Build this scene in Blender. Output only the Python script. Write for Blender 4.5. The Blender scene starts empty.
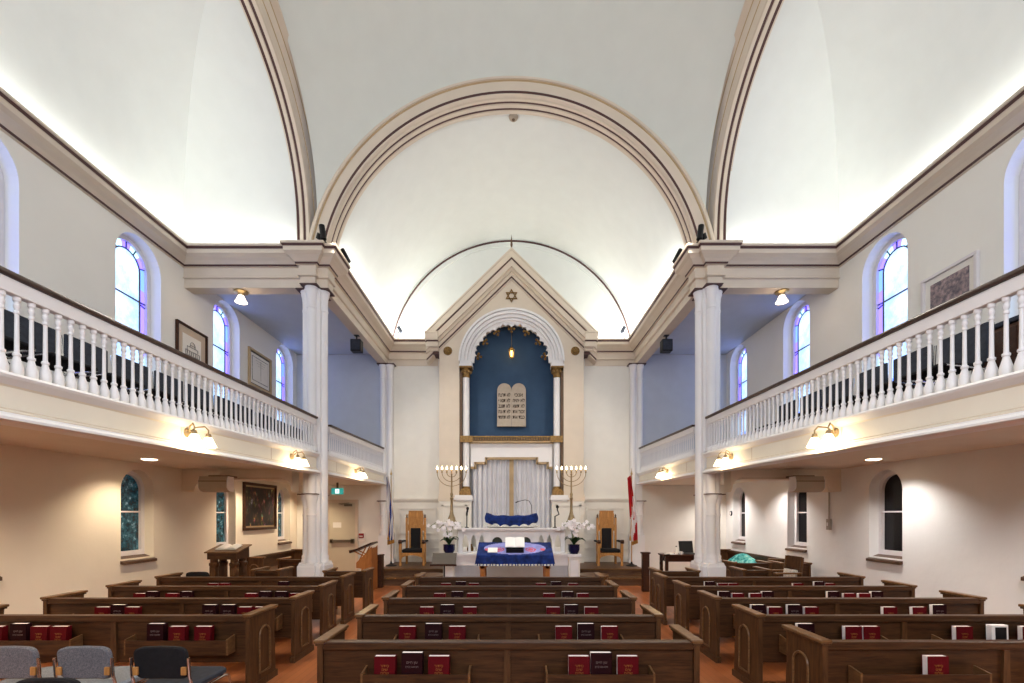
import bpy, math, random
from mathutils import Vector, Matrix
from mathutils.geometry import tessellate_polygon
random.seed(7)
PI = math.pi
SC = bpy.context.scene
COL = SC.collection
F = 455.0; CZ = 1.8; VX, VY = 511.5, 515.0

# ------------------------------------------------------------------ materials
def lin(c):
    return tuple(((v/255)/12.92 if v/255 <= .04045 else ((v/255+.055)/1.055)**2.4) for v in c)
MATS = {}
def new_mat(name):
    m = bpy.data.materials.new(name); m.use_nodes = True
    MATS[name] = m
    return m, m.node_tree.nodes, m.node_tree.links, m.node_tree.nodes['Principled BSDF']
def N(nodes, t, **kw):
    n = nodes.new(t)
    for k, v in kw.items():
        if k in n.inputs: n.inputs[k].default_value = v
        else: setattr(n, k, v)
    return n
def coords(nd, lk, scale, kind='Object'):
    tc = N(nd, 'ShaderNodeTexCoord'); mp = N(nd, 'ShaderNodeMapping')
    mp.inputs['Scale'].default_value = scale
    lk.new(tc.outputs[kind], mp.inputs['Vector'])
    return mp.outputs['Vector']
def paint(name, c, rough=.6, var=.03, bump=.0, scale=3, metal=0, spec=.3, bscale=40):
    m, nd, lk, b = new_mat(name)
    base = lin(c)
    b.inputs['Roughness'].default_value = rough; b.inputs['Metallic'].default_value = metal
    b.inputs['Specular IOR Level'].default_value = spec
    v = coords(nd, lk, (1, 1, 1))
    nz = N(nd, 'ShaderNodeTexNoise', Scale=scale, Detail=4)
    lk.new(v, nz.inputs['Vector'])
    r = N(nd, 'ShaderNodeValToRGB')
    r.color_ramp.elements[0].position = .3; r.color_ramp.elements[1].position = .7
    r.color_ramp.elements[0].color = tuple(x*(1-var*2) for x in base)+(1,)
    r.color_ramp.elements[1].color = tuple(min(1, x*(1+var)) for x in base)+(1,)
    lk.new(nz.outputs['Fac'], r.inputs['Fac']); lk.new(r.outputs['Color'], b.inputs['Base Color'])
    if bump:
        n2 = N(nd, 'ShaderNodeTexNoise', Scale=bscale, Detail=3)
        lk.new(v, n2.inputs['Vector'])
        bp = N(nd, 'ShaderNodeBump', Strength=bump, Distance=.01)
        lk.new(n2.outputs['Fac'], bp.inputs['Height']); lk.new(bp.outputs['Normal'], b.inputs['Normal'])
    return m
def wood(name, c1, c2, scale=(1.2, 14, 14), rough=.42, spec=.25):
    m, nd, lk, b = new_mat(name)
    b.inputs['Roughness'].default_value = rough; b.inputs['Specular IOR Level'].default_value = spec
    v = coords(nd, lk, scale)
    nz = N(nd, 'ShaderNodeTexNoise', Scale=3.0, Detail=6, Roughness=.6, Distortion=.6)
    lk.new(v, nz.inputs['Vector'])
    r = N(nd, 'ShaderNodeValToRGB')
    r.color_ramp.elements[0].position = .32; r.color_ramp.elements[1].position = .68
    r.color_ramp.elements[0].color = lin(c1)+(1,); r.color_ramp.elements[1].color = lin(c2)+(1,)
    lk.new(nz.outputs['Fac'], r.inputs['Fac']); lk.new(r.outputs['Color'], b.inputs['Base Color'])
    bp = N(nd, 'ShaderNodeBump', Strength=.08, Distance=.01)
    lk.new(nz.outputs['Fac'], bp.inputs['Height']); lk.new(bp.outputs['Normal'], b.inputs['Normal'])
    return m
def glow(name, c, strength):
    m, nd, lk, b = new_mat(name)
    b.inputs['Base Color'].default_value = lin(c)+(1,)
    b.inputs['Emission Color'].default_value = lin(c)+(1,)
    b.inputs['Emission Strength'].default_value = strength
    b.inputs['Roughness'].default_value = .3
    return m

M_WALL = paint('wall_plaster', (238, 236, 229), .75, .015, .25, 1.2, bscale=6)
M_WALLL = paint('lower_plaster', (232, 224, 208), .75, .02, .5, 1.2, bscale=5)
M_WALLR = paint('lower_plaster_white', (234, 235, 235), .75, .02, .5, 1.2, bscale=5)
M_BACK = paint('back_wall_paint', (230, 228, 221), .7, .015)
M_VAULT = paint('vault_plaster', (226, 229, 226), .8, .012)
M_DOME = paint('dome_plaster', (214, 217, 210), .8, .012)
M_CREAM = paint('cream_trim', (216, 203, 186), .5, .02)
M_CREAM2 = paint('cream_moulding', (208, 193, 174), .5, .02)
M_STRIPE = paint('dark_stripe', (82, 56, 54), .5, .03)
M_GOLDL = paint('gold_line', (186, 162, 124), .45, .05)
M_WHITE = paint('white_gloss', (232, 231, 232), .4, .012)
M_WAINS = paint('wainscot_white', (224, 221, 214), .5, .015)
M_PALEBLUE = paint('pale_blue_paint', (196, 202, 212), .7, .02)
M_NICHE = paint('niche_blue', (52, 78, 108), .75, .05)
M_FASCIA = paint('fascia_cream', (234, 228, 213), .5, .015)
M_SOFFIT = paint('soffit_paint', (226, 216, 200), .7, .02)
M_BRONZE = paint('bronze_gilt', (140, 108, 62), .4, .25, .3, 22, .5)
M_BROWNT = paint('bronze_brown', (98, 76, 58), .5, .1)
M_TAN = paint('tan_braid', (176, 152, 118), .7, .08)
M_BRASS = paint('brass', (176, 150, 104), .35, .05, metal=.8)
M_BRASSD = paint('antique_brass', (150, 130, 98), .4, .08, metal=.6)
M_BLACK = paint('black_metal', (20, 20, 22), .45, .1)
M_BLACKF = paint('black_fabric', (24, 24, 28), .9, .15, .4, 30, bscale=300)
M_GREYF = paint('grey_fabric', (112, 113, 120), .95, .25, .5, 120, bscale=300)
M_GREYS = paint('grey_seat_fabric', (140, 146, 154), .95, .2, .5, 120, bscale=300)
M_DARKF = paint('charcoal_fabric', (52, 56, 66), .9, .15, .3, 20, bscale=200)
M_CHROME = paint('chrome', (210, 210, 212), .15, .01, metal=1)
M_PEW = wood('pew_oak', (46, 27, 14), (80, 51, 28))
M_PEWV = wood('pew_oak_upright', (58, 36, 20), (92, 62, 36), (14, 14, 1.2))
M_PEWC = wood('pew_oak_cap', (88, 60, 36), (122, 88, 56), (3, 3, 14), .3)
M_DWOOD = wood('dark_wood', (44, 26, 18), (72, 42, 26), rough=.35)
M_RAILW = wood('dark_handrail', (54, 38, 32), (76, 56, 46), (12, 1, 12), .3)
M_OAKL = wood('throne_oak', (150, 104, 56), (190, 138, 80), (12, 12, 1.5))
M_ORWOOD = wood('orange_wood', (150, 92, 44), (182, 118, 62), (12, 12, 1.5))
M_STEPW = wood('step_wood', (78, 54, 38), (104, 76, 54), (1, 10, 10))
M_RED = paint('red_cloth_cover', (84, 4, 14), .6, .08, .1, 60, spec=.12)
M_MAROON = paint('maroon_cover', (34, 4, 9), .6, .08, .1, 60, spec=.12)
M_PAGES = paint('page_edges', (246, 236, 232), .8, .03, scale=80)
M_PAPER = paint('paper_white', (244, 243, 240), .8, .01)
M_TITLEG = paint('title_gold', (140, 88, 36), .4, .05)
M_TITLES = paint('title_silver', (112, 98, 94), .4, .05)
M_NAVY = paint('navy_velvet', (22, 46, 112), .9, .3, .4, 9, bscale=20)
M_PERI = paint('periwinkle_cloth', (146, 150, 214), .8, .12, .2, 7)
M_PINK = paint('pink_embroidery', (206, 96, 118), .8, .15)
M_LACE = paint('white_lace', (220, 220, 214), .9, .2, .4, 60)
M_CURT = paint('white_curtain', (214, 214, 220), .85, .03)
M_STONE = paint('tablet_stone', (176, 164, 150), .75, .04, .15, 12)
M_LETTER = paint('tablet_letters', (60, 48, 40), .6, .05)
M_LEAF = paint('orchid_leaf', (38, 66, 34), .5, .2)
M_STEM = paint('orchid_stem', (104, 124, 74), .6, .1)
M_PETAL = paint('orchid_petal', (240, 236, 238), .6, .03)
M_POT = paint('navy_glaze', (16, 24, 66), .2, .15, .2, 25)
M_FLAGB = paint('flag_blue', (34, 60, 140), .8, .08)
M_FLAGW = paint('flag_white', (228, 226, 228), .8, .03)
M_FLAGR = paint('flag_red', (192, 22, 34), .8, .08)
M_FRINGE = paint('gold_fringe', (180, 132, 66), .8, .2)
M_GREYBOX = paint('grey_case', (170, 156, 138), .6, .03)
M_DOOR = paint('beige_door', (196, 186, 164), .55, .02)
M_STEEL = paint('door_steel', (120, 112, 98), .4, .05, metal=.6)
M_TEALSIGN = glow('exit_sign_face', (46, 160, 156), .55)
M_SIGNW = glow('exit_sign_figure', (240, 250, 248), 1.0)
M_TAUPE = paint('taupe_board', (96, 88, 80), .5, .05)
M_DKOPEN = paint('dark_green_backing', (66, 72, 62), .8, .1)
M_BEAD = paint('beadboard_grey', (190, 192, 196), .5, .03)
M_TEAL = None
M_SILL = paint('slate_sill', (92, 70, 56), .4, .1, .1, 8)
M_MATW = paint('mat_board', (232, 228, 220), .8, .01)
M_MATT = paint('tan_mat', (196, 178, 158), .8, .02)
M_WFRAME = paint('white_window_frame', (224, 220, 222), .5, .01)
M_LEAD = paint('lead_came', (70, 72, 84), .5, .05)
M_CONDUIT = paint('conduit_grey', (168, 162, 152), .5, .04)
M_PLASTR = paint('alarm_red', (150, 40, 44), .4, .05)
M_SHADE = glow('lit_glass_shade', (255, 232, 190), 9.0)
M_SHADE2 = glow('lit_glass_shade_soft', (255, 236, 214), 2.2)
M_BULB = glow('lit_candle_bulb', (255, 226, 170), 14.0)
M_DOWNL = glow('lit_downlight', (255, 236, 205), 6.0)
M_LAMP = glow('lit_amber', (255, 196, 96), 6.0)

M_GVIOL = glow('daylit_violet_glass', (116, 98, 255), 2.4)
M_GBLUE = glow('daylit_blue_glass', (100, 140, 255), 1.8)
M_GCYAN = glow('daylit_cyan_glass', (176, 226, 255), 1.6)

def tex_emit(name, cols, scale, strength, rough=.15, vec=(1, 1, 1), vor=False):
    m, nd, lk, b = new_mat(name)
    v = coords(nd, lk, vec)
    if vor:
        t = N(nd, 'ShaderNodeTexVoronoi', Scale=scale); out = t.outputs['Color']
        nz = N(nd, 'ShaderNodeTexNoise', Scale=scale*.6, Detail=5)
        lk.new(v, nz.inputs['Vector']); lk.new(v, t.inputs['Vector']); out = nz.outputs['Fac']
    else:
        t = N(nd, 'ShaderNodeTexNoise', Scale=scale, Detail=6, Roughness=.65)
        lk.new(v, t.inputs['Vector']); out = t.outputs['Fac']
    r = N(nd, 'ShaderNodeValToRGB')
    while len(r.color_ramp.elements) < len(cols): r.color_ramp.elements.new(.5)
    for i, c in enumerate(cols):
        e = r.color_ramp.elements[i]; e.position = .3+.42*i/(len(cols)-1); e.color = lin(c)+(1,)
    lk.new(out, r.inputs['Fac']); lk.new(r.outputs['Color'], b.inputs['Base Color'])
    b.inputs['Roughness'].default_value = rough
    if strength:
        lk.new(r.outputs['Color'], b.inputs['Emission Color'])
        b.inputs['Emission Strength'].default_value = strength
    return m
M_GWHITE = tex_emit('daylit_pale_glass', [(110, 140, 176), (150, 184, 230), (180, 204, 250), (196, 214, 255)], 1.6, 1.5)
M_GDUSK = tex_emit('dusk_foliage_glass', [(8, 22, 28), (18, 44, 54), (44, 84, 96), (150, 190, 204)], 9, .3)
M_GNIGHT = paint('night_black_glass', (22, 20, 24), .2, .1, scale=30)
M_TEAL = tex_emit('teal_batik', [(10, 78, 84), (34, 136, 136), (110, 186, 178), (226, 228, 208)], 11, 0, .85)
def painting_mat():
    m, nd, lk, b = new_mat('painting_canvas')
    v = coords(nd, lk, (1, 1, .6))
    n1 = N(nd, 'ShaderNodeTexNoise', Scale=8.0, Detail=6, Roughness=.7); lk.new(v, n1.inputs['Vector'])
    vo = N(nd, 'ShaderNodeTexVoronoi', Scale=11.0); lk.new(v, vo.inputs['Vector'])
    r = N(nd, 'ShaderNodeValToRGB'); cr = r.color_ramp
    for p, c in ((.44, (10, 6, 8)), (.52, (34, 18, 20)), (.60, (92, 62, 48)), (.70, (214, 190, 172))):
        e = cr.elements.new(p); e.color = lin(c)+(1,)
    cr.elements.remove(cr.elements[0]); cr.elements.remove(cr.elements[-1])
    lk.new(n1.outputs['Fac'], r.inputs['Fac'])
    mx = N(nd, 'ShaderNodeMix', data_type='RGBA', blend_type='OVERLAY'); mx.inputs[0].default_value = .75
    lk.new(r.outputs['Color'], mx.inputs[6]); lk.new(vo.outputs['Color'], mx.inputs[7])
    lk.new(mx.outputs[2], b.inputs['Base Color']); b.inputs['Roughness'].default_value = .55
    return m
M_PAINTING = painting_mat()
M_PRINT = tex_emit('print_ink', [(206, 198, 186), (150, 146, 142), (96, 92, 96)], 14, 0, .8)
M_PHOTO = tex_emit('crowd_print', [(60, 56, 66), (112, 104, 112), (160, 140, 140), (190, 170, 170)], 16, 0, .8)

def floor_mat():
    m, nd, lk, b = new_mat('floor_boards')
    tc = N(nd, 'ShaderNodeTexCoord'); mp = N(nd, 'ShaderNodeMapping')
    mp.inputs['Rotation'].default_value = (0, 0, PI/2)
    lk.new(tc.outputs['Object'], mp.inputs['Vector'])
    br = N(nd, 'ShaderNodeTexBrick', Scale=1.0)
    br.inputs['Brick Width'].default_value = 1.6; br.inputs['Row Height'].default_value = .085
    br.inputs['Mortar Size'].default_value = .0015
    br.inputs['Color1'].default_value = lin((140, 80, 48))+(1,)
    br.inputs['Color2'].default_value = lin((172, 104, 62))+(1,)
    br.inputs['Mortar'].default_value = lin((92, 48, 26))+(1,)
    lk.new(mp.outputs['Vector'], br.inputs['Vector'])
    lk.new(br.outputs['Color'], b.inputs['Base Color'])
    b.inputs['Roughness'].default_value = .28
    return m
M_FLOOR = floor_mat()

# ------------------------------------------------------------------ mesh builder
class MB:
    def __init__(s, flip=False):
        s.v, s.f, s.mi, s.sm, s.mats, s.flip = [], [], [], [], [], flip
    def m(s, mat):
        if mat not in s.mats: s.mats.append(mat)
        return s.mats.index(mat)
    def add(s, verts, faces, mat, smooth=False):
        b = len(s.v); k = s.m(mat)
        s.v += [((-x if s.flip else x), y, z) for x, y, z in verts]
        for f in faces:
            f = [b+i for i in f]
            s.f.append(f[::-1] if s.flip else f); s.mi.append(k); s.sm.append(smooth)
        return s
    def box(s, x0, x1, y0, y1, z0, z1, mat):
        x0, x1 = sorted((x0, x1)); y0, y1 = sorted((y0, y1)); z0, z1 = sorted((z0, z1))
        v = [(x0,y0,z0),(x1,y0,z0),(x1,y1,z0),(x0,y1,z0),(x0,y0,z1),(x1,y0,z1),(x1,y1,z1),(x0,y1,z1)]
        return s.add(v, [(3,2,1,0),(4,5,6,7),(0,1,5,4),(1,2,6,5),(2,3,7,6),(3,0,4,7)], mat)
    def bbox(s, x0, x1, y0, y1, z0, z1, mat, b=.01):
        """box whose edges are chamfered"""
        x0, x1 = sorted((x0, x1)); y0, y1 = sorted((y0, y1)); z0, z1 = sorted((z0, z1))
        b = min(b, (x1-x0)*.49, (y1-y0)*.49, (z1-z0)*.49)
        import bmesh
        bm = bmesh.new(); bmesh.ops.create_cube(bm, size=1)
        for v in bm.verts:
            v.co = Vector(((x0+x1)/2+v.co.x*(x1-x0), (y0+y1)/2+v.co.y*(y1-y0), (z0+z1)/2+v.co.z*(z1-z0)))
        bmesh.ops.bevel(bm, geom=bm.edges[:], offset=b, segments=2, profile=.5, affect='EDGES')
        bm.verts.index_update()
        s.add([tuple(v.co) for v in bm.verts], [[v.index for v in f.verts] for f in bm.faces], mat)
        bm.free(); return s
    def obox(s, c, ax, ay, az, mat):
        """oriented box: centre, three half-extent vectors"""
        c, ax, ay, az = Vector(c), Vector(ax), Vector(ay), Vector(az)
        v = [tuple(c+ax*i+ay*j+az*k) for k in (-1, 1) for i, j in ((-1,-1),(1,-1),(1,1),(-1,1))]
        return s.add(v, [(3,2,1,0),(4,5,6,7),(0,1,5,4),(1,2,6,5),(2,3,7,6),(3,0,4,7)], mat)
    def prism(s, poly, fn, a, b, mat, smooth=False):
        """poly of (u,v); fn(u,v,w)->xyz; closed extrusion from w=a to w=b (concave polygons ok)"""
        n = len(poly)
        area = sum(poly[i][0]*poly[(i+1) % n][1]-poly[(i+1) % n][0]*poly[i][1] for i in range(n))
        if area < 0: poly = poly[::-1]
        va = [fn(u, v, a) for u, v in poly]; vb = [fn(u, v, b) for u, v in poly]
        s.add(va+vb, [(i, (i+1) % n, n+(i+1) % n, n+i) for i in range(n)], mat, smooth)
        tri = tessellate_polygon([[Vector((u, v, 0)) for u, v in poly]])
        s.add(va, [t for t in tri], mat); s.add(vb, [t[::-1] for t in tri], mat)
        return s
    def lathe(s, prof, c, mat, seg=20, axis='z', smooth=True, a0=0, a1=2*PI):
        """prof: (r, h) list. full or partial turn about an axis through c"""
        full = abs(a1-a0-2*PI) < 1e-6
        k = seg if full else seg+1; v = []
        for r, h in prof:
            for i in range(k):
                a = a0+(a1-a0)*i/seg
                u, w = r*math.cos(a), r*math.sin(a)
                if axis == 'z': v.append((c[0]+u, c[1]+w, c[2]+h))
                elif axis == 'y': v.append((c[0]+u, c[1]+h, c[2]-w))
                else: v.append((c[0]+h, c[1]+u, c[2]+w))
        f = []
        for j in range(len(prof)-1):
            for i in range(seg):
                i2 = (i+1) % k if full else i+1
                f.append((j*k+i, j*k+i2, (j+1)*k+i2, (j+1)*k+i))
        s.add(v, f, mat, smooth)
        if full:
            if prof[0][0] > 1e-5: s.add(v[:k], [list(range(k))[::-1]], mat)
            if prof[-1][0] > 1e-5: s.add(v[-k:], [list(range(k))], mat)
        return s
    def tube(s, pts, r, mat, seg=8, smooth=True):
        pts = [Vector(p) for p in pts]; v = []; n = len(pts)
        t = (pts[1]-pts[0]).normalized()
        u = t.orthogonal().normalized()
        for i, p in enumerate(pts):
            d = (pts[min(i+1, n-1)]-pts[max(i-1, 0)]).normalized()
            u = (u-d*u.dot(d)).normalized(); w = d.cross(u)
            rr = r[i] if isinstance(r, (list, tuple)) else r
            for k in range(seg):
                a = 2*PI*k/seg
                v.append(tuple(p+(u*math.cos(a)+w*math.sin(a))*rr))
        f = [(j*seg+i, j*seg+(i+1) % seg, (j+1)*seg+(i+1) % seg, (j+1)*seg+i) for j in range(n-1) for i in range(seg)]
        s.add(v, f, mat, smooth)
        s.add(v[:seg], [list(range(seg))[::-1]], mat); s.add(v[-seg:], [list(range(seg))], mat)
        return s
    def grid(s, fn, nu, nv, mat, smooth=True, rev=False):
        v = [fn(i/nu, j/nv) for j in range(nv+1) for i in range(nu+1)]
        f = [(j*(nu+1)+i, j*(nu+1)+i+1, (j+1)*(nu+1)+i+1, (j+1)*(nu+1)+i) for j in range(nv) for i in range(nu)]
        if rev: f = [q[::-1] for q in f]
        return s.add(v, f, mat, smooth)
    def sheet(s, fn, nu, nv, mat, th, smooth=True):
        """grid surface given thickness th along its local normal"""
        e = 1e-3
        def nrm(a, b):
            p = Vector(fn(min(a+e, 1), b))-Vector(fn(max(a-e, 0), b)); q = Vector(fn(a, min(b+e, 1)))-Vector(fn(a, max(b-e, 0)))
            k = p.cross(q); return k.normalized() if k.length > 1e-12 else Vector((0, 0, 1))
        def back(a, b):
            return tuple(Vector(fn(a, b))-nrm(a, b)*th)
        s.grid(fn, nu, nv, mat, smooth); s.grid(back, nu, nv, mat, smooth, True)
        for A, B in (((0,0),(1,0)), ((1,0),(1,1)), ((1,1),(0,1)), ((0,1),(0,0))):
            n = nu if A[1] == B[1] else nv; v = []
            for i in range(n+1):
                a = A[0]+(B[0]-A[0])*i/n; b = A[1]+(B[1]-A[1])*i/n
                v += [fn(a, b), back(a, b)]
            s.add(v, [(2*i, 2*i+1, 2*i+3, 2*i+2) for i in range(n)], mat)
        return s
    def sweep(s, path, prof):
        """prof: list of (offset, z, mat of the strip to the next point); right-hand side of a horizontal path"""
        n = len(path); nor = []
        for i in range(n):
            ds = []
            if i > 0: ds.append((Vector(path[i])-Vector(path[i-1])).normalized())
            if i < n-1: ds.append((Vector(path[i+1])-Vector(path[i])).normalized())
            ns = [Vector((d.y, -d.x)) for d in ds]
            if len(ns) == 2:
                k = ns[0]+ns[1]; k = k/max(1e-6, (1+ns[0].dot(ns[1])))
            else: k = ns[0]
            nor.append(k)
        for j in range(len(prof)-1):
            v = []
            for i in range(n):
                for o, z in (prof[j][:2], prof[j+1][:2]):
                    v.append((path[i][0]+nor[i].x*o, path[i][1]+nor[i].y*o, z))
            s.add(v, [(2*i, 2*i+1, 2*i+3, 2*i+2) for i in range(n-1)], prof[j][2])
        return s
    def build(s, name, parent=None, loc=None, bevel=0):
        me = bpy.data.meshes.new(name)
        me.from_pydata(s.v, [], s.f)
        for mt in s.mats: me.materials.append(mt)
        me.polygons.foreach_set('material_index', s.mi)
        me.polygons.foreach_set('use_smooth', s.sm)
        me.update()
        if any(s.sm): me.set_sharp_from_angle(angle=math.radians(38))
        o = bpy.data.objects.new(name, me); COL.objects.link(o)
        if parent is not None: o.parent = parent
        if loc is not None: o.location = loc
        if bevel:
            b = o.modifiers.new('edge', 'BEVEL'); b.width = bevel; b.segments = 2; b.limit_method = 'ANGLE'
        return o

def tag(o, label, cat, group=None, kind=None):
    o['label'] = label; o['category'] = cat
    if group: o['group'] = group
    if kind: o['kind'] = kind
    return o
def thing(name, loc, label, cat, group=None, rz=0, kind=None):
    o = bpy.data.objects.new(name, None); COL.objects.link(o)
    o.empty_display_size = .1
    o.location = loc; o.rotation_euler = (0, 0, rz)
    return tag(o, label, cat, group, kind)
KIDS = {}
def dup(root, loc, rz=None, label=None, group=None):
    r = root.copy(); COL.objects.link(r); r.location = loc
    if rz is not None: r.rotation_euler = (root.rotation_euler.x, root.rotation_euler.y, rz)
    if label: r['label'] = label
    if group: r['group'] = group
    def rec(a, b):
        for ch in [o for o in KIDS.get(a.name, [])]:
            c = ch.copy(); COL.objects.link(c); c.parent = b
            rec(ch, c)
    if root.name not in KIDS:
        def index(a):
            KIDS[a.name] = list(a.children)
            for c in a.children: index(c)
        index(root)
    rec(root, r)
    return r
def struct(o, label, cat='trim'):
    return tag(o, label, cat, None, 'structure')
def text_mesh(name, body, size, depth, mat, parent=None, align='CENTER', bold=0):
    cu = bpy.data.curves.new(name, 'FONT'); cu.body = body; cu.size = size; cu.extrude = depth
    cu.align_x = align; cu.align_y = 'CENTER'; cu.resolution_u = 3; cu.offset = bold
    t = bpy.data.objects.new(name+'_curve', cu); COL.objects.link(t)
    bpy.context.view_layer.update()
    me = bpy.data.meshes.new_from_object(t.evaluated_get(bpy.context.evaluated_depsgraph_get()))
    bpy.data.objects.remove(t)
    me.materials.clear(); me.materials.append(mat)
    o = bpy.data.objects.new(name, me); COL.objects.link(o)
    if parent is not None: o.parent = parent
    return o
XZ = lambda u, v, w: (u, w, v)
YZ = lambda u, v, w: (w, u, v)
XY = lambda u, v, w: (u, v, w)
ORD = ['first', 'second', 'third', 'fourth', 'fifth', 'sixth', 'seventh', 'eighth', 'ninth', 'tenth', 'eleventh', 'twelfth', 'thirteenth']
# ------------------------------------------------------------------ camera
cam = bpy.data.cameras.new('camera'); co = bpy.data.objects.new('camera', cam); COL.objects.link(co)
co.location = (0, 0, CZ); co.rotation_euler = (PI/2, 0, 0)
cam.sensor_width = 36; cam.lens = F/1024*36; cam.shift_y = (VY-341.5)/1024; cam.shift_x = (512-VX)/1024
cam.clip_end = 100
SC.camera = co

XW = 6.45          # outer walls
YB = 13.68         # back wall
YR = -3.2          # wall behind the camera
SP = 7.0           # springing / cornice top
SIDES = ((-1, 'left'), (1, 'right'))
zb = lambda y: .018*(y-8.75)      # the gallery fronts climb slightly towards the ark

def selly(d, a, b, n=2.5):
    d = min(max(d, 0), a)
    return b*max(0, 1-((a-d)/a)**n)**(1/n)

# floor
fl = MB(); fl.box(-XW-.3, XW+.3, YR-.3, YB+.3, -.12, 0, M_FLOOR)
struct(fl.build('floor'), 'polished orange-brown board floor under the pews', 'floor')

# ------------------------------------------------------------------ outer walls with arched windows
UY = [5.48, 7.89, 10.32, 12.95]
LY = [5.36, 7.86, 10.29, 12.91]
def arch_poly(yc, hw, z0, ztop, n=16):
    zs = ztop-hw
    p = [(yc-hw, z0), (yc+hw, z0)]
    p += [(yc+hw*math.cos(PI*i/n), zs+hw*math.sin(PI*i/n)) for i in range(n+1)]
    return p
def outer_wall(s, side):
    mb = MB(flip=s > 0)
    out = [(YR, 0), (YB, 0), (YB, SP+.05), (YR, SP+.05)]
    holes = [arch_poly(y, .48, 4.0, 6.62) for y in UY]+[arch_poly(y, .35, 1.06, 2.58) for y in LY]
    ups, los = holes[:4], holes[4:]
    for zlo, zhi, hs, mt in ((0, 2.72, los, M_WALLL if s < 0 else M_WALLR), (2.72, SP+.05, ups, M_WALL)):
        o = [(YR, zlo), (YB, zlo), (YB, zhi), (YR, zhi)]
        polys = [[Vector((u, v, 0)) for u, v in o]]+[[Vector((u, v, 0)) for u, v in h[::-1]] for h in hs]
        flat = [p for q in polys for p in q]
        tris = tessellate_polygon(polys)
        for x, rev in ((-XW, False), (-XW-.45, True)):
            vs = [(x, p.x, p.y) for p in flat]; fs = []
            for t in tris:
                a, b, c = (flat[i] for i in t)
                ccw = (b.x-a.x)*(c.y-a.y)-(b.y-a.y)*(c.x-a.x) > 0
                fs.append(tuple(t) if ccw != rev else tuple(t)[::-1])
            mb.add(vs, fs, mt)
    for h in holes:
        n = len(h); lower = h in los
        mt = (M_WALLL if s < 0 else M_WALLR) if lower else M_WALL
        vs = [(-XW, u, v) for u, v in h]+[(-XW-.45, u, v) for u, v in h]
        mb.add(vs, [(i, n+i, n+(i+1) % n, (i+1) % n) for i in range(n)], mt)
    return mb.build('wall_'+side)
for s, side in SIDES:
    struct(outer_wall(s, side), f'{side} plaster side wall with two tiers of arched windows', 'wall')

def upper_window(s, idx, yc):
    w = thing(f'window_{idx}', (s*(XW+.24), yc, 4.0), '', 'window', None, 0, 'structure')
    fm, gm = MB(s > 0), MB(s > 0)
    H = 2.62; hw = .48
    def ring(h1, h2, zlo1, zlo2):   # between two arches sharing centre
        a = arch_poly(0, h1, zlo1, H-(hw-h1), 20); b = arch_poly(0, h2, zlo2, H-(hw-h2), 20)
        return a, b
    a, b = ring(.475, .395, .0, .09)
    n = len(a)
    for x in (.0, -.07):
        pass
    vs = [(.05, u, v) for u, v in a]+[(.05, u, v) for u, v in b]+[(-.05, u, v) for u, v in b]
    fm.add(vs, [(i, (i+1) % n, n+(i+1) % n, n+i) for i in range(n)]+[(n+i, n+(i+1) % n, 2*n+(i+1) % n, 2*n+i) for i in range(n)], M_WFRAME)
    a2, b2 = ring(.395, .27, .09, .2)
    # border glass in alternating colours, subdivided sides
    def dense(h1, zlo):
        p = []; zt = H-(hw-h1)-h1
        for i in range(7): p.append((h1, zlo+(zt-zlo)*i/7))
        for i in range(13): p.append((h1*math.cos(PI*i/12), zt+h1*math.sin(PI*i/12)))
        for i in range(1, 8): p.append((-h1, zt+(zlo-zt)*i/7))
        return p
    o, i_ = dense(.4, .09), dense(.28, .2)
    pal = [M_GCYAN, M_GVIOL, M_GVIOL, M_GBLUE, M_GVIOL, M_GCYAN, M_GVIOL]
    for k in range(len(o)-1):
        gm.add([(0, *o[k]), (0, *o[k+1]), (0, *i_[k+1]), (0, *i_[k])], [(0, 1, 2, 3)], pal[(k//2) % 7])
    gm.add([(0, .4, .09), (0, .28, .2), (0, -.28, .2), (0, -.4, .09)], [(0, 1, 2, 3)], M_GBLUE)
    gm.add([(0, *p) for p in i_], [list(range(len(i_)))], M_GWHITE)
    lead = MB(s > 0)
    lead.tube([(.01, *p) for p in i_], .013, M_LEAD, 5)
    for k in (3, 5, 8, 11, 13, 16, 19, 22, 24): lead.tube([(.01, *o[min(k, len(o)-1)]), (.01, *i_[min(k, len(i_)-1)])], .012, M_LEAD, 5)
    for z in (.82, 1.62): lead.tube([(.01, -.4, z), (.01, .4, z)], .014, M_LEAD, 5)
    fm.build('window_frame', w); g = gm.build('stained_glass', w); lead.build('lead_cames', w)
    return w
def lower_window(s, idx, yc):
    w = thing(f'window_{idx}', (s*(XW+.22), yc, 1.06), '', 'window', None, 0, 'structure')
    H = 1.52; hw = .35
    fm = MB(s > 0)
    a = arch_poly(0, .347, .003, H-.003, 20); b = arch_poly(0, .275, .12, H-.075, 20); n = len(a)
    vs = [(.05, u, v) for u, v in a]+[(.05, u, v) for u, v in b]+[(-.02, u, v) for u, v in b]
    fm.add(vs, [(i, (i+1) % n, n+(i+1) % n, n+i) for i in range(n)]+[(n+i, n+(i+1) % n, 2*n+(i+1) % n, 2*n+i) for i in range(n)], M_WFRAME)
    fm.box(-.02, .03, -.28, .28, .785, .81, M_WFRAME)
    g = MB(s > 0); g.prism(b, YZ, -.005, .0, M_GDUSK if s < 0 else M_GNIGHT)
    fm.build('window_frame', w); g.build('window_glass', w)
    sl = MB(s > 0)
    sl.prism([(-.02, -.03), (.27, -.085), (.27, -.04), (-.02, .065)], lambda u, v, q: (u, q, v), -.36, .36, M_SILL)
    sl.build('window_sill', w)
    return w
k = 1
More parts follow.
